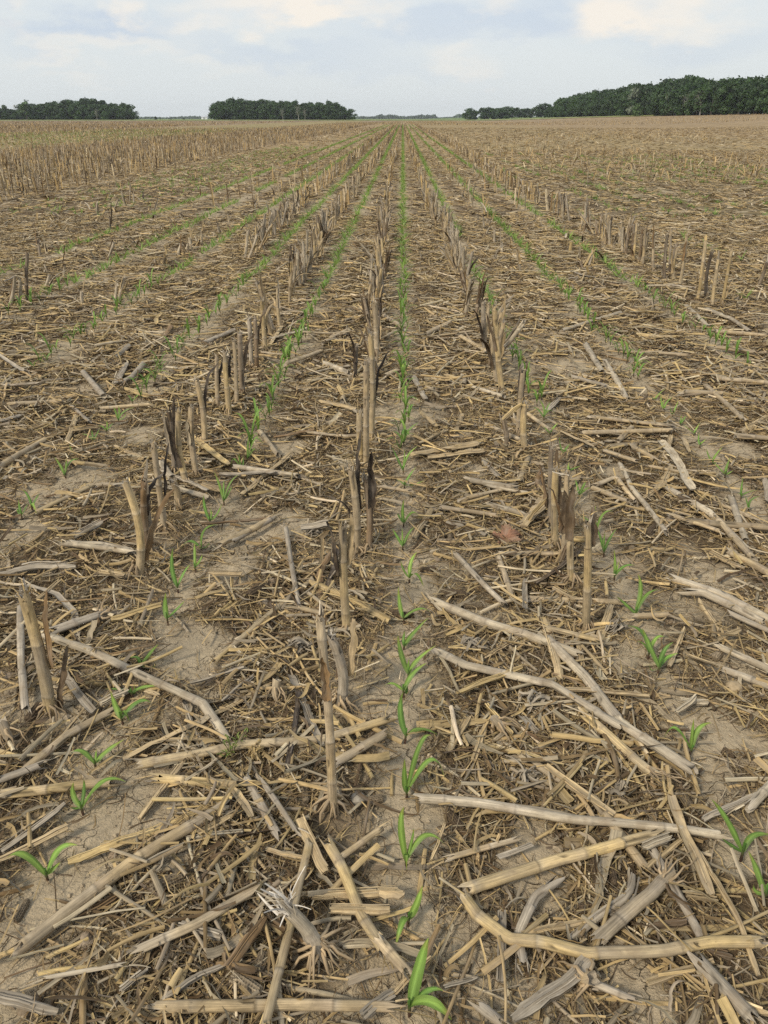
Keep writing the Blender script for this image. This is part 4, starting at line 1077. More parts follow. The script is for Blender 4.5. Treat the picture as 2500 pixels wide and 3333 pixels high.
def add_piece(P, r, tone, kind):
    """P: world polyline; one mesh, with its root crown as a child where it has one"""
    P = np.asarray(P, float); ln = plen(P); b0 = P.mean(0); o = None
    mb = MB(); Pl = P - b0
    if kind[0] == 't':
        culm(mb, Pl, r * R.uniform(.95, 1.08), r * R.uniform(.85, 1.), tone, 12 if b0[1] < 3 else 8, jag=.014, split=.75, flat=R.uniform(.75, 1.), fray=6 if b0[1] < 3 else 0, step=.013 if b0[1] < 3 else .03)
    else:                                     # a split half, hollow side up or down
        k = max(6, int(ln / .022)); s = np.linspace(0, ln, k); Q = resample(Pl, s); Q += np.cumsum(R.randn(k, 3) * .0012, 0)
        c = np.array(TONE[tone]) * R.uniform(.85, 1.12) * (1 + .2 * (vn(s * 12, s * 0 + R.rand() * 99) - .5))[:, None]
        T = nrm(np.gradient(Q, axis=0)); sd = nrm(np.cross((0, 0, 1.), T) + np.array((0, 0, R.randn() * .18)))
        wv = 2 * r * (1 + .12 * R.randn(k).cumsum() / math.sqrt(k)); wv[0] *= R.uniform(.4, .9); wv[-1] *= R.uniform(.4, .9)
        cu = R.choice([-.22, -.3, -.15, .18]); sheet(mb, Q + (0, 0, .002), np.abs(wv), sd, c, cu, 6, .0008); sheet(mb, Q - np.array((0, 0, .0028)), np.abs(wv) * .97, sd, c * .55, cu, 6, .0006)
        for e in range(4):                    # torn fibre strips along it
            i = R.randint(0, max(1, k - 5)); j = min(k, i + R.randint(4, 10)); sheet(mb, Q[i:j] + sd[i:j] * R.uniform(-1, 1) * r + np.array((0, 0, .004)) + R.randn(3) * .002, .003 * R.uniform(.5, 1.6), sd[i:j], c[i:j] * R.uniform(.6, 1.3), .1, 2)
    o = mb.build('fallen_cornstalk', M_STRAW, loc=b0)
    if kind == 'tr':
        m2 = MB(); ax = nrm(Pl[-2] - Pl[-1]); roots(m2, Pl[-1], ax, r, 13, .035, drop=.045, top=.03); m2.build('root_crown', M_STRAW, o)
    d = P[-1] - P[0]; bend = ln / (np.linalg.norm(d) + 1e-6)
    PIECES.append([b0[0], b0[1], o, tone, kind, ln, bend]); return o
stack = 0
for line in FALL.strip().splitlines():
    c, wpx, tone, kind, pts = line.split(';'); c = int(c); wpx = float(wpx)
    uv = [px(c, *map(float, p.split(','))) for p in pts.split()]
    stack = (stack * 7 + 3) % 11
    zs = .018 + .0016 * stack
    P = np.array([ground(u, v, zs) for u, v in uv]); zd = float(np.dot(P.mean(0) - EYEP, FW)); r = np.clip(wpx / SS / F * zd / 2 * .95, .0035, .0185)
    for i in range(len(P)): P[i, 2] = hz(P[i, 0], P[i, 1]) * .5 + zs + r * .35 + .004 * (i % 2)
    # long pieces follow gentle curves between the traced points
    add_piece(P, r, tone, kind)
ap = on_plane(*q4(312, 1048), ground(*q4(300, 1180))[1], 0.)
for bx_, by_ in ((215, 1180), (240, 1192), (270, 1190), (300, 1185), (395, 1130)):
    e_ = ground(*q4(bx_, by_)); e_[2] = .01; add_piece([e_, (e_ + ap) / 2 + (0, 0, .012), ap + R.randn(3) * .008], .012, R.choice(list('tyg')), 'f')
for c_, pts_ in ((6, ((592, 418), (512, 482))), (4, ((742, 300 - 100), (815, 60))), (6, ((596, 955), (695, 825))), (5, ((905, 300), (925, 560)))):
    a_ = ground(*px(c_, *pts_[0])); b_ = on_plane(*px(c_, *pts_[1]), a_[1], 0.)
    if c_ == 6 and pts_[0][1] == 418: yb_ = ground(*px(6, 605, 632))[1]; a_, b_ = on_plane(*px(6, *pts_[0]), yb_ - .015, 0.), on_plane(*px(6, *pts_[1]), yb_ - .06, 0.)
    add_piece([a_, (a_ + b_) / 2 + (0, 0, .01), b_], .011, 'y' if c_ == 6 else 'd', 'f')
NF = len(PIECES)
n = 300 - NF; cand = scatter(n, 3.2, 8.5, margin=1.0, bias=1.25)
for (x, y) in cand:
    ln = R.uniform(.16, .42); a = R.rand() * 6.28; r = R.uniform(.008, .0155); d = np.array((math.cos(a), math.sin(a), 0)) * ln / 2
    z = .016 + r * .6 + R.rand() * .014; p = np.array((x, y, z + hz(x, y) * .6)); off = np.array((-d[1], d[0], 0)) * R.randn() * .12
    add_piece([p - d + (0, 0, R.randn() * .006), p + off, p + d + (0, 0, abs(R.randn()) * .012)], r, R.choice(list('ytgpb'), p=[.2, .36, .2, .2, .04]), R.choice(['t', 'f'], p=[.6, .4]))

# ------------------------------------------------------------------ cobs, stones, husks, the dead leaf, the weed, loose root crowns
def cob_mesh(ln, r, tone, tip=True):
    mb = MB(); seg, k = 44, max(24, int(ln / .0016)); s = np.linspace(0, 1, k); th = np.arange(seg) * 2 * math.pi / seg
    rowsn = 11; per = ln / .0062
    prof = r * (1 - .18 * s ** 2) * np.clip(np.minimum(s, 1 - s) * 14, .35, 1) ** .5
    bump = (np.abs(np.sin(th[None] * rowsn / 2 + 0 * s[:, None])) ** .7) * (np.abs(np.sin(s[:, None] * per * math.pi / 1. + (np.floor(th[None] * rowsn / (2 * math.pi)) % 2) * 1.57)) ** .7)
    rr = prof[:, None] * (1.04 - .26 * bump) + R.randn(k, seg) * r * .02
    V = np.stack([np.broadcast_to((s[:, None] - .5) * ln, (k, seg)), np.cos(th)[None] * rr, np.sin(th)[None] * rr], -1)
    c = np.array(tone)[None, None] * (1.15 - .75 * bump)[..., None] * (1 + .25 * R.randn(k, 1, 1) * .3)
    mb.add(V.reshape(-1, 3), grid_quads(k, seg, True), col=c.reshape(-1, 3))
    for e in (0, k - 1):
        cc = np.array(((s[e] - .5) * ln, 0, 0)); v = np.concatenate([V[e], [cc]]); i = np.arange(seg); j = (i + 1) % seg
        mb.add(v, None, np.stack([i, j, 0 * i + seg], 1), col=np.array(tone) * .6)
    return mb
COBS = []
CT = {'d': (.105, .074, .045), 'm': (.19, .145, .092), 'l': (.29, .225, .145)}
for (c, x, y, ln, ang, wd, tn) in [(2, 450, 545, 105, -12, 46, 'm'), (2, 930, 588, 195, -4, 56, 'd'), (2, 918, 450, 120, 82, 48, 'd'), (2, 985, 455, 110, 75, 44, 'd'), (2, 310, 225, 90, 50, 46, 'd'), (2, 1315, 140, 75, 50, 42, 'm'),
        (1, 725, 520, 165, -26, 60, 'm'), (1, 1065, 948, 150, 32, 76, 'l'), (1, 915, 520, 90, -45, 50, 'd'), (1, 1090, 460, 135, -62, 48, 'd'), (1, 735, 795, 100, 78, 56, 'm'), (1, 1130, 840, 90, -75, 58, 'm'), (1, 1320, 95, 115, 86, 38, 'm'), (1, 1622, 128, 70, -10, 40, 'm'), (1, 400, 610, 90, 88, 24, 'm'), (1, 90, 600, 110, -60, 30, 'm'), (1, 440, 655, 100, -12, 36, 'm'),
        (3, 1200, 190, 85, -8, 22, 'd'), (3, 1110, 318, 90, -35, 42, 'd'), (3, 1082, 450, 60, 15, 36, 'd'), (3, 1172, 465, 80, 75, 42, 'd'), (3, 1218, 430, 95, 22, 44, 'd'), (3, 1165, 370, 60, -60, 36, 'd'), (3, 150, 825, 90, -55, 46, 'd'), (3, 985, 655, 110, 8, 30, 'm'),
        (4, 300, 312, 110, 4, 40, 'd'), (4, 380, 352, 95, -4, 32, 'm'), (4, 75, 405, 115, 8, 34, 'd'), (4, 1600, 1048, 130, 12, 44, 'l'), (4, 1492, 990, 60, 35, 40, 'd'), (4, 1072, 95, 70, 85, 32, 'm'), (4, 1440, 585, 50, -50, 36, 'l'), (4, 190, 200, 70, -5, 26, 'd'), (4, 1160, 800, 60, 40, 36, 'm'), (4, 1412, 790, 55, 40, 20, 'd'), (4, 1260, 645, 40, 60, 32, 'm'), (6, 910, 670, 40, 80, 26, 'm'), (6, 1160, 960, 90, -55, 40, 'd'), (6, 285, 990, 40, 80, 24, 'm')]:
    uv = px(c, x, y); b0 = ground(*uv, .012); zd = float(np.dot(b0 - EYEP, FW)); a = rad(ang); h = ln / 2
    e1 = ground(*px(c, x - h * math.cos(a), y - h * math.sin(a)), .012); e2 = ground(*px(c, x + h * math.cos(a), y + h * math.sin(a)), .012)
    L_ = min(np.linalg.norm(e2 - e1), .16); L_ = max(L_, .035); r = np.clip(wd / SS / F * zd / 2, .008, .0165); d = e2 - e1
    o = cob_mesh(L_, r, np.array(CT[tn]) * R.uniform(.9, 1.1)).build('corn_cob', M_COB)
    o.location = (b0[0], b0[1], hz(b0[0], b0[1]) + r * .75); o.rotation_euler = (R.rand() * 6, R.randn() * .06, math.atan2(d[1], d[0])); COBS.append([b0[0], b0[1], o, tn, L_])
def blob(name, loc, sc_, tone, mat, amp=.18, det=3):
    import bmesh
    bm = bmesh.new(); bmesh.ops.create_icosphere(bm, subdivisions=5, radius=1)
    V = np.array([v.co[:] for v in bm.verts]); Fc = np.array([[v.index for v in f.verts] for f in bm.faces]); bm.free()
    k = R.rand() * 50
    d = sum((vn(V[:, 0] * f_ + k, V[:, 1] * f_ + V[:, 2] * f_ * 1.3 + k, f_) - .5) * amp / f_ * 1.5 for f_ in (1, 2, 4, 9))
    V = V * (1 + d)[:, None] * np.array(sc_); mb = MB(); mb.add(V, None, Fc, col=np.array(tone)); return mb.build(name, mat, loc=loc)
for (uv, wpx, asp, tone, lab) in [(px(1, 1545, 135), 72, .85, (.32, .28, .22), 'small rounded grey stone at the foot of the near grey-tan stalk'), (px(4, 1505, 745), 78, .78, (.36, .27, .16), 'smooth egg-shaped yellow-brown stone half sunk in bare soil on the right'),
        (px(3, 1140, 370), 48, .9, (.29, .23, .16), 'small pale stone among dark corn cobs'), (px(6, 437, 540), 40, .7, (.22, .18, .135), 'dull brown stone in the straw between two stubble rows'), (q2(1416, 705), 46, .95, (.42, .34, .22), 'pale round tan stone just behind the right stubble row')]:
    b0 = ground(*uv); zd = float(np.dot(b0 - EYEP, FW)); r = wpx / SS / F * zd / 2 if uv[1] > 900 else .045
    o = blob('stone', (b0[0], b0[1], hz(b0[0], b0[1]) + r * .35), (r, r * .9, r * asp), tone, M_STONE, .16); tag(o, lab, 'stone', 'stones on the soil')
CL = []
for i in range(46):                          # clods of soil big enough to pick up
    p = scatter(1, .9, 3.4, dens=False, margin=.9)[0]; r = R.uniform(.008, .02)
    CL.append(blob('soil_clod', (p[0], p[1], hz(*p) + r * .3), (r * R.uniform(.9, 1.4), r, r * .65), np.array((.28, .212, .14)) * R.uniform(.75, 1.1), M_STONE, .5))
# dead maple-like leaf
b0 = ground(*px(4, 530, 75), .012); mb = MB(); ang = np.linspace(0, 2 * math.pi, 91); lob = .55 + .45 * np.abs(np.cos(ang * 2.5)) ** 1.6; lob *= 1 + .12 * np.cos(ang * 25)
rr = np.linspace(0, 1, 7)[:, None] * lob[None] * .062; X = rr * np.cos(ang); Y = rr * np.sin(ang); Z = .012 * np.sin(X * 60) + .02 * (rr / .06) ** 2 * np.abs(np.sin(ang * 2.5)) + .004 * R.randn(7, 91) * (rr / .06)
mb.add(np.stack([X, Y, Z + .006], -1).reshape(-1, 3), grid_quads(7, 91), col=np.array((.24, .125, .075)) * (1 + .2 * R.randn(637, 1) * .5)); o = mb.build('dead_leaf', M_STRAW, loc=(b0[0], b0[1], hz(b0[0], b0[1]) + .02)); o.rotation_euler = (.25, 0, .4)
tag(o, 'curled reddish brown lobed tree leaf lying in the straw', 'dead leaf')
mb = MB(); tube(mb, [(0, 0, .006), (.03, .04, .012), (.05, .075, .02)], [.0015, .0013, .001], 6, (.2, .11, .07)); mb.build('leaf_stalk', M_STRAW, o)
b0 = ground(*px(3, 1005, 1045)); root = empty('weed', (b0[0], b0[1], hz(b0[0], b0[1]))); tag(root, 'sparse little weed with thin green stems beside a fallen yellow stalk', 'weed')
for i in range(9):
    d = R.randn(3) * .03; d[2] = R.uniform(.03, .10); mb = MB(); P = bez(np.zeros(3), d * (.3, .3, .7), d, 7); tube(mb, P, .0009, 5, (.13, .14, .05), ref=(1, .2, .1))
    st_ = mb.build('stem', M_LEAF, root)
    for j in range(2, 7):
        a = R.rand() * 6.28; mb = MB(); t0 = P[j] + np.array((math.cos(a), math.sin(a), .4)) * .012; leaf_mesh(mb, bez(P[j], (P[j] + t0) / 2 + (0, 0, .003), t0, 5), .004, (-math.sin(a), math.cos(a), 0), np.array((.16, .24, .05))); mb.build('leaf', M_LEAF, st_)
HUSK = []
for (c, x, y, wd, tn, lab) in [(2, 620, 45, 150, 'g', 'crumpled grey corn husk with shredded ribbons between two stalk pieces'), (2, 1010, 95, 90, 'g', 'small dark grey shredded husk beside the bent stalk with roots'), (3, 1110, 1022, 80, 'y', 'short pale yellow husk stub lying in the straw'), (4, 1000, 480, 120, 'g', 'grey shredded husk hanging beside the near right stalk foot'),
        (3, 1300, 560, 130, 'g', 'grey tangle of husk ribbons left of the frayed stalk'), (4, 380, 560, 130, 'g', 'brownish grey crumpled husk between two long pale stalks'), (4, 650, 790, 150, 'g', 'broad tangle of grey husk ribbons under the crossed stalks'), (5, 150, 680, 120, 'p', 'pale grey husk heap at the left edge'), (5, 1370, 985, 90, 'g', 'grey rolled husk beside the middle stubble row'), (5, 180, 150, 110, 'g', 'grey husk shreds in the left residue')]:
    b0 = ground(*px(c, x, y), .01); zd = float(np.dot(b0 - EYEP, FW)); W_ = wd / SS / F * zd; mb = MB(); a0 = R.rand() * 6.28
    for i in range(26):
        a = a0 + R.randn() * .5; ln = W_ * R.uniform(.35, .75); k = 10; t = np.linspace(0, 1, k)[:, None]
        d = np.array((math.cos(a), math.sin(a), 0)); sd = np.array((-d[1], d[0], 0)); ph = R.rand() * 6
        P = -d * W_ * .3 + R.randn(3) * .008 + d * ln * t + sd * (R.randn() * ln * .35 * t ** 2 + .006 * np.sin(t * 7 + ph)) + np.array((0, 0, 1.)) * (.008 + .022 * np.sin(t * 3.0) * R.rand() + .006 * np.sin(t * 9 + ph))
        P[:, 2] = np.abs(P[:, 2])
        sheet(mb, P, R.uniform(.004, .013) * (1 - .6 * t[:, 0] ** 2), sd + R.randn(3) * .4, np.array(TONE[tn]) * R.uniform(.6, 1.05), R.uniform(-.5, .5), 4)
    o = mb.build('corn_husk', M_STRAW, loc=(b0[0], b0[1], hz(b0[0], b0[1]) + .004)); tag(o, lab, 'corn husk', 'husks in the residue')
for (c, x, y, ax, lab) in [(2, 850, 920, (.25, -.35, .6), 'loose root crown with finger-like tan roots at the bottom edge'), (3, 1190, 765, (.1, .3, .8), 'small loose tan root crown half buried in the straw'), (3, 40, 640 + 300, (-.3, .3, .7), 'loose root crown near the left edge'), (5, 70, 750, (-.5, -.3, .4), 'torn brown root crown lying at the left edge'), (4, 520, 905, (-.5, .2, .5), 'broken stem foot with stubby roots in the straw')]:
    b0 = ground(*px(c, x, y), .02); ax = nrm(np.array(ax, float)); root = empty('root_stub', (b0[0], b0[1], hz(b0[0], b0[1]) + .02)); tag(root, lab, 'root stub', 'loose root crowns')
    mb = MB(); culm(mb, np.array([-ax * .005, ax * .02, ax * .045]), .012, .013, 't', 10, ref=(.3, 1, .2), jag=.006, split=.2); mb.build('stem_end', M_STRAW, root); mb = MB(); roots(mb, ax * .01, ax, .011, 12, .03, drop=.05, top=.02); mb.build('roots', M_STRAW, root)

# ------------------------------------------------------------------ far edge: grass verge, woods, lone trees, buildings
def verge():
    xs = np.linspace(-330, 124, 260); V = []; k = 5
    for j, f in enumerate(np.linspace(0, 1, k)):
        y0 = np.interp(xs, [-330, -40, 60, 100, 124], [560, 566, 560, 520, 432]); y1 = y0 + np.interp(xs, [-330, 80, 124], [40, 60, 10]); y = y0 + (y1 - y0) * f
        V.append(np.stack([xs, y, hill(xs, y) + (.05 if j == 0 else .45) + .12 * R.rand(len(xs))], 1))
    V = np.array(V); mb = MB(); col = np.array((.27, .275, .10)) * (1 + .25 * R.randn(k, len(xs), 1) * .4); col[0] = col[0] * .55
    mb.add(V.reshape(-1, 3), grid_quads(k, len(xs)), col=col.reshape(-1, 3)); o = mb.build('grass_verge', M_GRASS); tag(o, 'narrow strip of pale yellow-green grass along the far edge of the field', 'grass', kind='structure')
verge()
def tree_mesh(seed, h, w, low, kind, cards=1500, cs=.55):
    """(trunk, crown): tapered trunk with limbs; crown of many bent leaf clumps gathered round the limb ends"""
    rg = np.random.RandomState(seed); trunk = MB(); bark = (.10, .085, .07) if kind != 'bare' else (.30, .28, .25)
    h = h * .94; tp = np.array([(0, 0, -.3), (rg.randn() * .15, rg.randn() * .15, h * .3), (rg.randn() * .4, rg.randn() * .4, h * .6), (rg.randn() * .5, rg.randn() * .5, h * .92)])
    tube(trunk, tp, [.30, .24, .16, .04], 7, bark, ref=(1, .3, 0)); tips = []
    nl = 20 if kind != 'bare' else 18
    for i in range(nl):
        f = rg.uniform(max(low, .06), .9); p0 = resample(tp, [f * plen(tp)])[0]; a = rg.rand() * 6.28
        ff = (f - low) / (1 - low); rw = w * .5 * (math.sin(math.pi * min(max(.3 + .63 * ff, .1), .93)) ** .6) * rg.uniform(.55, 1.05)
        p1 = p0 + np.array((math.cos(a) * rw, math.sin(a) * rw, h * .10 * rg.uniform(.2, 1.3))); mid = (p0 + p1) / 2 + (0, 0, -h * .01)
        tube(trunk, [p0, mid, p1], [.09, .06, .02], 5, bark, ref=(.2, .3, .9)); tips.append(p1)
        if kind == 'bare':
            for j in range(4): q = p1 + rg.randn(3) * (.7, .7, .5) + (0, 0, .8); tube(trunk, [mid, (mid + q) / 2 + rg.randn(3) * .2, q], [.04, .03, .012], 4, bark, ref=(.2, .3, .9))
    tips.append(tp[-1]); tips.append(tp[2])
    crown = MB(); n = cards if kind != 'bare' else 60
    cen = np.array(tips); bi = rg.randint(0, len(cen), n); cr = w * rg.uniform(.14, .34, len(cen))
    d = rg.randn(n, 3); d = d / np.linalg.norm(d, axis=1, keepdims=True); rr = rg.rand(n) ** .42 * np.where(rg.rand(n) < .12, 1.35, 1.)
    P = cen[bi] + d * (cr[bi] * rr)[:, None] * (1, 1, .8); P[:, 2] = np.maximum(P[:, 2], h * low * .6 + .1)
    tint = rg.uniform(.68, 1.25, len(cen))[bi] * rg.uniform(.85, 1.15, n)
    cb = {'green': (.036, .070, .017), 'mid': (.047, .088, .021), 'silver': (.16, .19, .125), 'bright': (.09, .15, .04), 'bare': (.08, .10, .05)}[kind]
    nr = nrm(d + rg.randn(n, 3) * .6); t1 = nrm(np.cross(nr, rg.randn(n, 3))); t2 = np.cross(nr, t1); sz = cs * rg.uniform(.5, 1.3, n)[:, None]
    V = np.stack([P - t1 * sz - t2 * sz * .6, P + t1 * sz * .2 - t2 * sz * .9 + nr * sz * .2, P + t1 * sz + t2 * sz * .5, P - t1 * sz * .1 + t2 * sz * .8 - nr * sz * .15], 1)
    crown.add(V.reshape(-1, 3), np.arange(n * 4).reshape(-1, 4), col=np.repeat(np.array(cb) * tint[:, None], 4, 0)); return trunk, crown
TP = {}
def proto(key, *a, **k):
    t, c = tree_mesh(*a, **k); TP[key] = (t.mesh('trunk', M_BARK), c.mesh('crown', M_TREE, smooth=False))
for i in range(6): proto(('green', i), 100 + i, 12, [7.5, 8.5, 6.5, 9, 7, 8][i], [.03, .02, .05, .03, .06, .02][i], 'green' if i % 3 else 'mid', cards=3600, cs=.40)
proto(('silver', 0), 201, 12, 7.5, .1, 'silver'); proto(('bright', 0), 202, 6, 6.5, .05, 'bright', cards=900, cs=.4); proto(('bare', 0), 203, 12, 5.5, .35, 'bare'); proto(('thin', 0), 204, 12, 6, .3, 'mid', cards=420); proto(('slim', 0), 205, 12, 4.2, .25, 'mid', cards=600)
TREES = []
def tree(key, x, y, h, label, group=None, wsc=1.):
    t, c = TP[key]; o = empty('tree', (x, y, float(hill(np.array(x), np.array(y))))); base_h = 6 if key[0] == 'bright' else 12
    for nm, me in (('trunk', t), ('crown', c)):
        ch = bpy.data.objects.new(nm, me); C.objects.link(ch); ch.parent = o
    s_ = h / base_h; o.scale = (s_ * wsc, s_ * wsc, s_); o.rotation_euler = (0, 0, R.rand() * 6.28); tag(o, label, 'tree', group); TREES.append(o); return o
def at(u, y):                                # world x of image column u at distance y (near the horizon)
    d = ray(u, 385); return d[0] / d[1] * y
def top_h(u, v, y):
    d = ray(u, v); return EYE + d[2] / d[1] * y
def wood(u0, u1, n, prof, yfun, rows, lab, grp, keys=6, dy=9):
    pu, pv = zip(*prof)
    for r_ in range(rows):
        for i in range(n):
            u = u0 + (u1 - u0) * (i + R.uniform(.15, .85)) / n; y = yfun(u) + r_ * dy + R.uniform(-2, 2); x = at(u, y)
            h = top_h(u, np.interp(u, pu, pv), y) - float(hill(np.array(x), np.array(y)))
            tree(('green', R.randint(keys)), x, y, max(3, h * (R.uniform(.72, .92) if r_ == 0 else R.uniform(.92, 1.05))), lab[min(r_, 1)], grp, R.uniform(.85, 1.15) * (1 if h > 8 else 1.25))
wood(-60, 438, 19, [(-60, 352), (0, 352), (50, 362), (66, 352), (75, 332), (110, 336), (150, 334), (180, 328), (200, 320), (280, 320), (320, 322), (350, 324), (380, 333), (415, 337), (432, 346), (440, 362)], lambda u: 620, 3,
     ['dark green tree along the front edge of the wood at the far left', 'dark green tree behind the front edge of the far left wood'], 'trees of the left wood')
wood(694, 1122, 18, [(690, 336), (710, 329), (735, 328), (745, 318), (790, 320), (800, 326), (850, 324), (960, 328), (1060, 328), (1090, 332), (1105, 338), (1118, 350), (1125, 360)], lambda u: 625, 3,
     ['dark green tree along the front edge of the middle wood', 'dark green tree behind the front edge of the middle wood'], 'trees of the middle wood')
PR = [(1785, 348), (1805, 330), (1860, 305), (1900, 300), (1940, 293), (1980, 280), (2000, 284), (2040, 265), (2080, 263), (2120, 268), (2140, 255), (2200, 248), (2240, 247), (2280, 257), (2340, 252), (2400, 248), (2440, 245), (2475, 232), (2500, 240), (2700, 232)]
def yright(u):                               # the wood's edge runs in from far left to near right
    t = np.linspace(0, 1, 400); X = 103 + (141 - 103) * t; Y = 640 + (285 - 640) * t; uu = 1250 + F * ((X * rt[0] + Y * rt[1]) / (X * FW[0] + Y * FW[1])); return float(np.interp(u, uu, Y))
TR0 = len(TREES)
def wood_right():
    pu, pv = zip(*PR)
    for r_ in range(2):
        for i in range(60):
            t = (i + R.uniform(.2, .8)) / 60; X = 103 + 38 * t + r_ * 8; Y = 640 - 355 * t + R.uniform(-2, 2) + r_ * 6; p = np.array((X, Y, 0)); u = 1250 + F * np.dot(p - EYEP, rt) / np.dot(p * (1, 1, 0) + (0, 0, 0), FW * (1, 1, 0)) * (1)
            u = 1250 + F * (X * rt[0] + Y * rt[1]) / (X * FW[0] + Y * FW[1])
            h = top_h(u, np.interp(u, pu, pv), Y) - float(hill(np.array(X), np.array(Y)))
            far_ = 'far end' if t < .33 else 'middle' if t < .66 else 'near end'
            tree(('green', R.randint(6)), X, Y, h * (R.uniform(.70, .93) if r_ == 0 else R.uniform(.93, 1.05)), ('dark green tree along the field edge, %s of the right wood' if r_ == 0 else 'taller dark green tree behind the edge, %s of the right wood') % far_, 'trees of the right wood, ' + far_, R.uniform(.8, 1.1))
wood_right()
def single(key, u, v, y, lab, wsc=1.):
    x = at(u, y); return tree(key, x, y, top_h(u, v, y) - float(hill(np.array(x), np.array(y))), lab, None, wsc)
single(('silver', 0), 2068, 282, yright(2068) - 4, 'pale silvery green tree in the edge of the right wood'); single(('silver', 0), 2185, 280, yright(2185) - 3, 'second, fainter silvery tree farther right along the right wood', .8)
single(('bright', 0), 2082, 338, yright(2082) - 8, 'small round bright green tree at the foot of the right wood', 1.1)
for u, v, t in ((2232, 300, 'first bare pale trunk in the right wood'), (2276, 285, 'tallest bare pale trunk in the right wood'), (2110, 310, 'thin bare trunk beside the silvery tree')): single(('bare', 0), u, v, yright(u) - 5, t)
for u, v, t in ((972, 338, 'pale forked bare tree in the middle wood'), (921, 350, 'thin pale bare trunk left of the forked bare tree'), (993, 350, 'thin pale bare trunk right of the forked bare tree')): single(('bare', 0), u, v, 614, t, .9)
single(('bare', 0), 316, 352, 610, 'leaning pale bare tree in front of the left wood')
single(('thin', 0), 687, 365, 622, 'thin sparse tree at the left end of the middle wood', 1.3); single(('green', 1), 1138, 353, 630, 'low round tree at the right end of the middle wood', 1.35); single(('green', 3), 1128, 358, 640, 'low tree wedged against the right end of the middle wood', 1.2)
single(('thin', 0), 88, 322, 612, 'loose-crowned tree standing above the left wood', 1.2); single(('slim', 0), 19, 338, 640, 'slender pointed tree at the far left edge')
single(('green', 2), 507, 378, 900, 'small lone dark tree on the horizon between the left and middle woods', 1.3); single(('slim', 0), 449, 374, 700, 'small spindly tree just right of the left wood', 1.6); single(('green', 0), 556, 384, 1000, 'tiny dark tree on the horizon, right of the lone tree', 1.5); single(('green', 0), 599, 383, 1000, 'tiny dark tree left of the white farm building', 1.5); single(('thin', 0), 522, 381, 900, 'bare-looking sparse tree beside the small lone dark tree')
for i, (u, v) in enumerate([(a_, b_ - 5) for a_, b_ in [(1532, 356), (1545, 360), (1565, 353), (1580, 358), (1590, 353), (1602, 356), (1618, 354), (1632, 355), (1646, 350), (1666, 354), (1680, 352), (1697, 358), (1716, 356), (1732, 352), (1745, 349), (1762, 350), (1772, 340), (1520, 368)]]):
    single((['green', 'thin', 'slim', 'green'][i % 4], [1, 0, 0, 4][i % 4]), u, v, 790 - i * 4, 'tree in the thin gappy line left of the right wood' if u < 1765 else 'taller tree where the thin line meets the right wood', R.uniform(1.3, 1.9))
    if u < 1765: TREES[-1]['group'] = 'trees of the thin line'
def far_line(uv, y, seed, lab, n):
    rg = np.random.RandomState(seed); us, vs = zip(*uv); u = rg.uniform(us[0], us[-1], n); x = np.array([at(a, y) for a in u]); ht = np.array([top_h(a, np.interp(a, us, vs), y) for a in u]) + 0; ht = ht * (.7 + .5 * vn(u * .11, u * 0, seed))
    P = np.c_[x, y + rg.uniform(-30, 30, n), ht * rg.rand(n) ** .7]; s = .016 * y / 10 * rg.uniform(.6, 1.2, n)[:, None]
    nr = nrm(rg.randn(n, 3)); t1 = nrm(np.cross(nr, rg.randn(n, 3))); t2 = np.cross(nr, t1); V = np.stack([P - t1 * s - t2 * s * .6, P + t1 * s * .2 - t2 * s, P + t1 * s + t2 * s * .5, P + t2 * s], 1)
    mb = MB(); mb.add(V.reshape(-1, 3), np.arange(n * 4).reshape(-1, 4), col=np.array((.05, .085, .035))); o = mb.build('distant_treeline', M_TREE, smooth=False); tag(o, lab, 'treeline', kind='stuff')
far_line([(540, 388), (560, 384), (600, 382), (640, 382), (690, 381), (720, 384)], 2450, 3, 'blue-grey treeline on the horizon left of the middle wood', 900)
far_line([(440, 388), (470, 383), (500, 384), (540, 388)], 2400, 4, 'small blue-grey treeline right of the left wood', 400)
far_line([(1140, 387), (1180, 381), (1215, 383), (1240, 376), (1280, 377), (1320, 382), (1345, 380), (1375, 377), (1415, 376), (1422, 384)], 2500, 5, 'blue-grey treeline on the horizon where the rows converge', 1500)
far_line([(1425, 388), (1475, 382), (1490, 373), (1510, 371), (1520, 384)], 2300, 6, 'blue-grey treeline left of the thin tree line', 500)
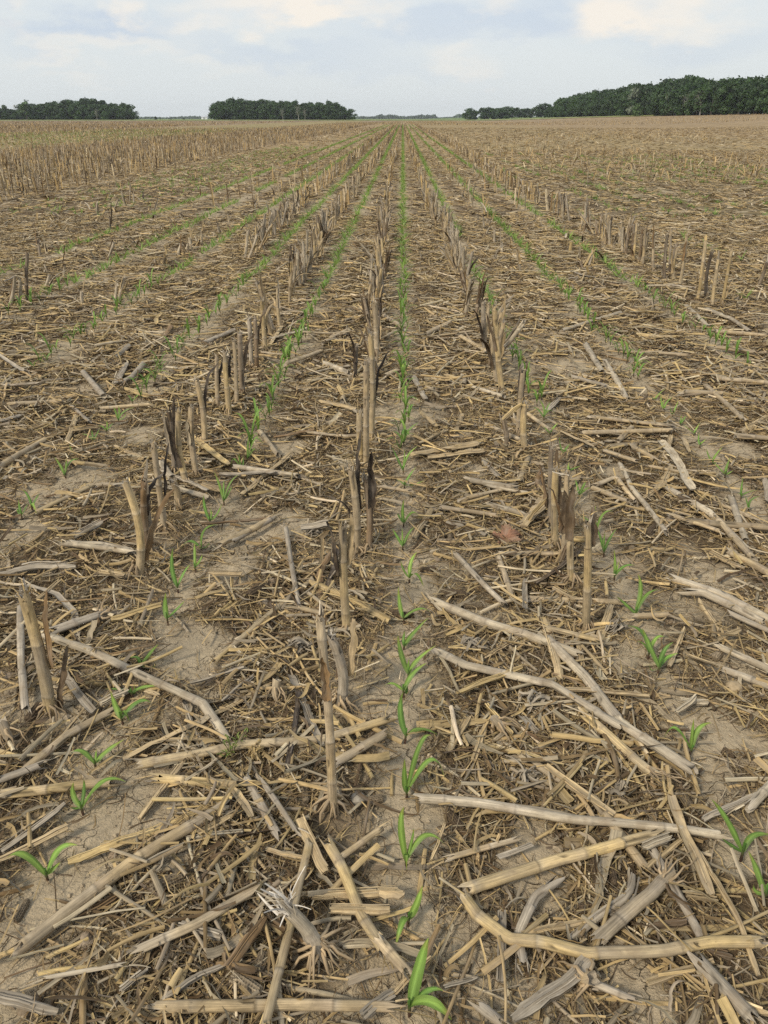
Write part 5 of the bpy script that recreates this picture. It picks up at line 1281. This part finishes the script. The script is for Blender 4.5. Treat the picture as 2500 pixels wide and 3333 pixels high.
def undergrowth():
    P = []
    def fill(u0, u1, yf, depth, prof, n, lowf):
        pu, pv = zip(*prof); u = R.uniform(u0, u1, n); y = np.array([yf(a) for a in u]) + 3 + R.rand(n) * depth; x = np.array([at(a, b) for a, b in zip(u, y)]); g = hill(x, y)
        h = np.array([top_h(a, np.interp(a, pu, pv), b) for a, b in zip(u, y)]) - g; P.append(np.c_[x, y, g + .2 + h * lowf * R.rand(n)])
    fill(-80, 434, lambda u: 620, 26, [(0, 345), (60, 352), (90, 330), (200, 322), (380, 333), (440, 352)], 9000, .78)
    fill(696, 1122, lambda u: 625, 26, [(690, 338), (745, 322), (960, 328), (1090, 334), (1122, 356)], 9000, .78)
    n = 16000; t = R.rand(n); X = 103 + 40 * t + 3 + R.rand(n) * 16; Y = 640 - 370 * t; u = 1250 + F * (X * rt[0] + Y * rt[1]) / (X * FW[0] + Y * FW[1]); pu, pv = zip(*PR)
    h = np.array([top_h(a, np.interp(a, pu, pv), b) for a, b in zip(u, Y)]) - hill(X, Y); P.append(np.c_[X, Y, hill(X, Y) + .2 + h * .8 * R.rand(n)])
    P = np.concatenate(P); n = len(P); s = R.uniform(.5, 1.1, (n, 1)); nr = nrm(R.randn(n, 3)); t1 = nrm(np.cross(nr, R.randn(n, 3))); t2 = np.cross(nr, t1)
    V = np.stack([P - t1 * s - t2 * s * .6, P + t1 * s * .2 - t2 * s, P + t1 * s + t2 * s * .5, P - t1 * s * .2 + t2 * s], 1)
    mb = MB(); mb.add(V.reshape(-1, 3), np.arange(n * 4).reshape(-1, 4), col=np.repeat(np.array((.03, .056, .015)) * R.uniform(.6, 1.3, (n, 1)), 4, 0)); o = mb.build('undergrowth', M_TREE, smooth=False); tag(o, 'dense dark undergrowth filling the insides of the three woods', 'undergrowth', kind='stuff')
undergrowth()
# white farm building and the lattice mast
x = at(666, 1500); root = empty('farm_building', (x, 1500, 0)); tag(root, 'tiny white farm building on the horizon left of the middle wood', 'building')
mb = MB(); v = np.array([(a, b, c) for c in (0, 3.2) for a, b in ((-5, -3), (5, -3), (5, 3), (-5, 3))] + [(-5, 0, 4.6), (5, 0, 4.6)], float); mb.add(v, [(0, 1, 5, 4), (1, 2, 6, 5), (2, 3, 7, 6), (3, 0, 4, 7)], [(4, 7, 8), (5, 9, 6)], col=(.75, .75, .73)); mb.build('wall', M_PAINT, root, smooth=False)
mb = MB(); v = np.array([(-5.4, -3.5, 3.05), (5.4, -3.5, 3.05), (5.4, 0, 4.72), (-5.4, 0, 4.72), (5.4, 3.5, 3.05), (-5.4, 3.5, 3.05)], float); mb.add(v, [(0, 1, 2, 3), (3, 2, 4, 5)], col=(.45, .45, .47)); mb.build('roof', M_PAINT, root, smooth=False)
mb = MB(); v = np.array([(-1.5, -3.05, 0), (1.5, -3.05, 0), (1.5, -3.05, 2.6), (-1.5, -3.05, 2.6)], float); mb.add(v, [(0, 1, 2, 3)], col=(.3, .3, .32)); mb.build('door', M_PAINT, root, smooth=False)
y = 800; x = at(54, y); hh = top_h(54, 346, y); root = empty('lattice_mast', (x, y, 0)); tag(root, 'grey lattice mast standing above the trees at far left', 'mast')
mb = MB(); cs_ = [(-1, -1), (1, -1), (1, 1), (-1, 1)]
for a, b in cs_: tube(mb, [(a * 2.2, b * 2.2, 0), (a * .4, b * .4, hh)], .14, 5, (.4, .4, .42), ref=(1, .1, 0))
for lv in range(6):
    f0, f1 = lv / 6, (lv + 1) / 6
    for i in range(4):
        a, b = cs_[i], cs_[(i + 1) % 4]; w0, w1 = 2.2 - 1.8 * f0, 2.2 - 1.8 * f1; tube(mb, [(a[0] * w0, a[1] * w0, hh * f0), (b[0] * w1, b[1] * w1, hh * f1)], .09, 4, (.4, .4, .42), ref=(.3, .2, 1))
mb.build('frame', M_PAINT, root); mb = MB(); tube(mb, [(0, 0, hh * .96), (0, 0, hh + 1.2)], .9, 8, (.42, .42, .44), ref=(1, 0, 0)); mb.build('head', M_PAINT, root)

# ------------------------------------------------------------------ labels
def near_seed():
    rows = {}
    for s in SEED: rows.setdefault(s[3], []).append(s)
    return {k: sorted(v, key=lambda s: s[1]) for k, v in rows.items()}
RN = {'C': 'centre seedling row', 'L1': 'seedling row just left of centre', 'L2': 'second seedling row left', 'L3': 'third seedling row left', 'L4': 'fourth seedling row left', 'L5': 'fifth seedling row left', 'R1': 'seedling row just right of centre', 'R2': 'second seedling row right', 'R3': 'third seedling row right'}
LMK = []
for row, lst in near_seed().items():
    for i, s in enumerate(lst):
        if i < len(ORD) and row in RN:
            tag(s[2], 'green corn seedling, %s from near end, %s' % (ORD[i], RN[row]), 'seedling', 'corn seedlings in rows')
            LMK.append((s[0], s[1], '%s plant of the %s' % (ORD[i], RN[row])))
        else: tag(s[2], 'small green corn seedling far up the %s, past sixteenth' % RN[row], 'seedling', 'corn seedlings in the ' + RN[row])
SN = {'C': 'middle stubble row', 'L1': 'left stubble row', 'L2': 'second stubble row left', 'R1': 'stubble row just right of centre', 'R4': 'far right stubble row', 'S': 'flattened rows'}
rows = {}
for s in STALKS: rows.setdefault(s[3], []).append(s)
for row, lst in rows.items():
    lst.sort(key=lambda s: s[1])
    for i, s in enumerate(lst):
        tw = TONEW[s[4]]
        if row == 'S':
            side = 'left' if s[0] < 0 else 'right'; k = sum(1 for t in lst[:i] if (t[0] < 0) == (s[0] < 0))
            if k < len(ORD): tag(s[2], '%s short broken stub, %s nearest in the flattened %s rows' % (tw, ORD[k], side), 'corn stalk', 'short stubs in flattened rows')
            else: tag(s[2], 'short broken corn stub farther back in the flattened rows on the %s' % side, 'corn stalk', 'far short stubs on the ' + side)
        elif i < len(ORD): tag(s[2], '%s cut corn stalk, %s from near end, %s' % (tw, ORD[i], SN[row]), 'corn stalk', 'standing stubble')
        else: tag(s[2], 'cut corn stalk far up the %s, past sixteenth' % SN[row], 'corn stalk', 'stubble of the ' + SN[row])
used = set()
LM = np.array([(a, b) for a, b, _ in LMK])
def side_word(x, y, l):
    dx, dy = x - LMK[l][0], y - LMK[l][1]
    return ('left of' if dx < 0 else 'right of') if abs(dx) > abs(dy) * .8 else ('behind' if dy > 0 else 'in front of')
def place_label(o, cands_first, x, y, cat, grp, fallback):
    idx = np.argsort(((LM - (x, y)) ** 2).sum(1))[:9]
    for l in idx:
        for cf in cands_first:
            lab = '%s %s the %s' % (cf, side_word(x, y, l), LMK[l][2])
            if len(lab.split()) <= 16 and lab not in used: used.add(lab); tag(o, lab, cat, grp); return
    tag(o, fallback, cat, grp + ', unplaced')
for (x, y, o, tone, kind, ln, bend) in PIECES:
    lw = 'long' if ln > .45 else 'short' if ln < .16 else ''
    sw = 'bent' if bend > 1.03 else 'straight'; kw = {'t': 'stalk', 'f': 'split stalk', 'tr': 'rooted stalk'}[kind]; tw = TONEW[tone]
    cf = [' '.join(f'{a} {b} {kw}'.split()) for a, b in ((lw, tw), (sw, tw), (lw + ' ' + sw, tw))]
    place_label(o, cf, x, y, 'cornstalk piece', 'fallen stalk pieces', 'fallen stalk piece lying among the straw')
for (x, y, o, tn, ln) in COBS:
    tw = {'d': 'dark brown', 'm': 'brown', 'l': 'pale tan'}[tn]; place_label(o, [tw + ' corn cob', ('long ' if ln > .1 else 'short ') + tw + ' corn cob'], x, y, 'corn cob', 'bare corn cobs', 'bare corn cob on the soil')
for o in CL: place_label(o, ['small soil clod', 'rough soil clod', 'brown soil clod'], o.location.x, o.location.y, 'soil clod', 'loose soil clods', 'loose soil clod on bare ground')

# ------------------------------------------------------------------ the air
mb = MB(); a, b, c0, c1 = -2200, 2200, -40, 2600
v = np.array([(x, y, z) for z in (-1.2, 34) for x, y in ((a, c0), (b, c0), (b, c1), (a, c1))], float)
mb.add(v, [(3, 2, 1, 0), (4, 5, 6, 7), (0, 1, 5, 4), (1, 2, 6, 5), (2, 3, 7, 6), (3, 0, 4, 7)])
m = new_mat('haze'); t = m.node_tree; t.nodes.remove(t.nodes['Principled BSDF']); pv = t.nodes.new('ShaderNodeVolumePrincipled'); pv.inputs['Density'].default_value = .00012; pv.inputs['Color'].default_value = (.94, .965, 1, 1); pv.inputs['Anisotropy'].default_value = .2
t.links.new(pv.outputs[0], t.nodes['Material Output'].inputs['Volume'])
o = mb.build('haze', m, smooth=False); tag(o, 'thin pale blue summer haze over the field', 'haze', kind='stuff')
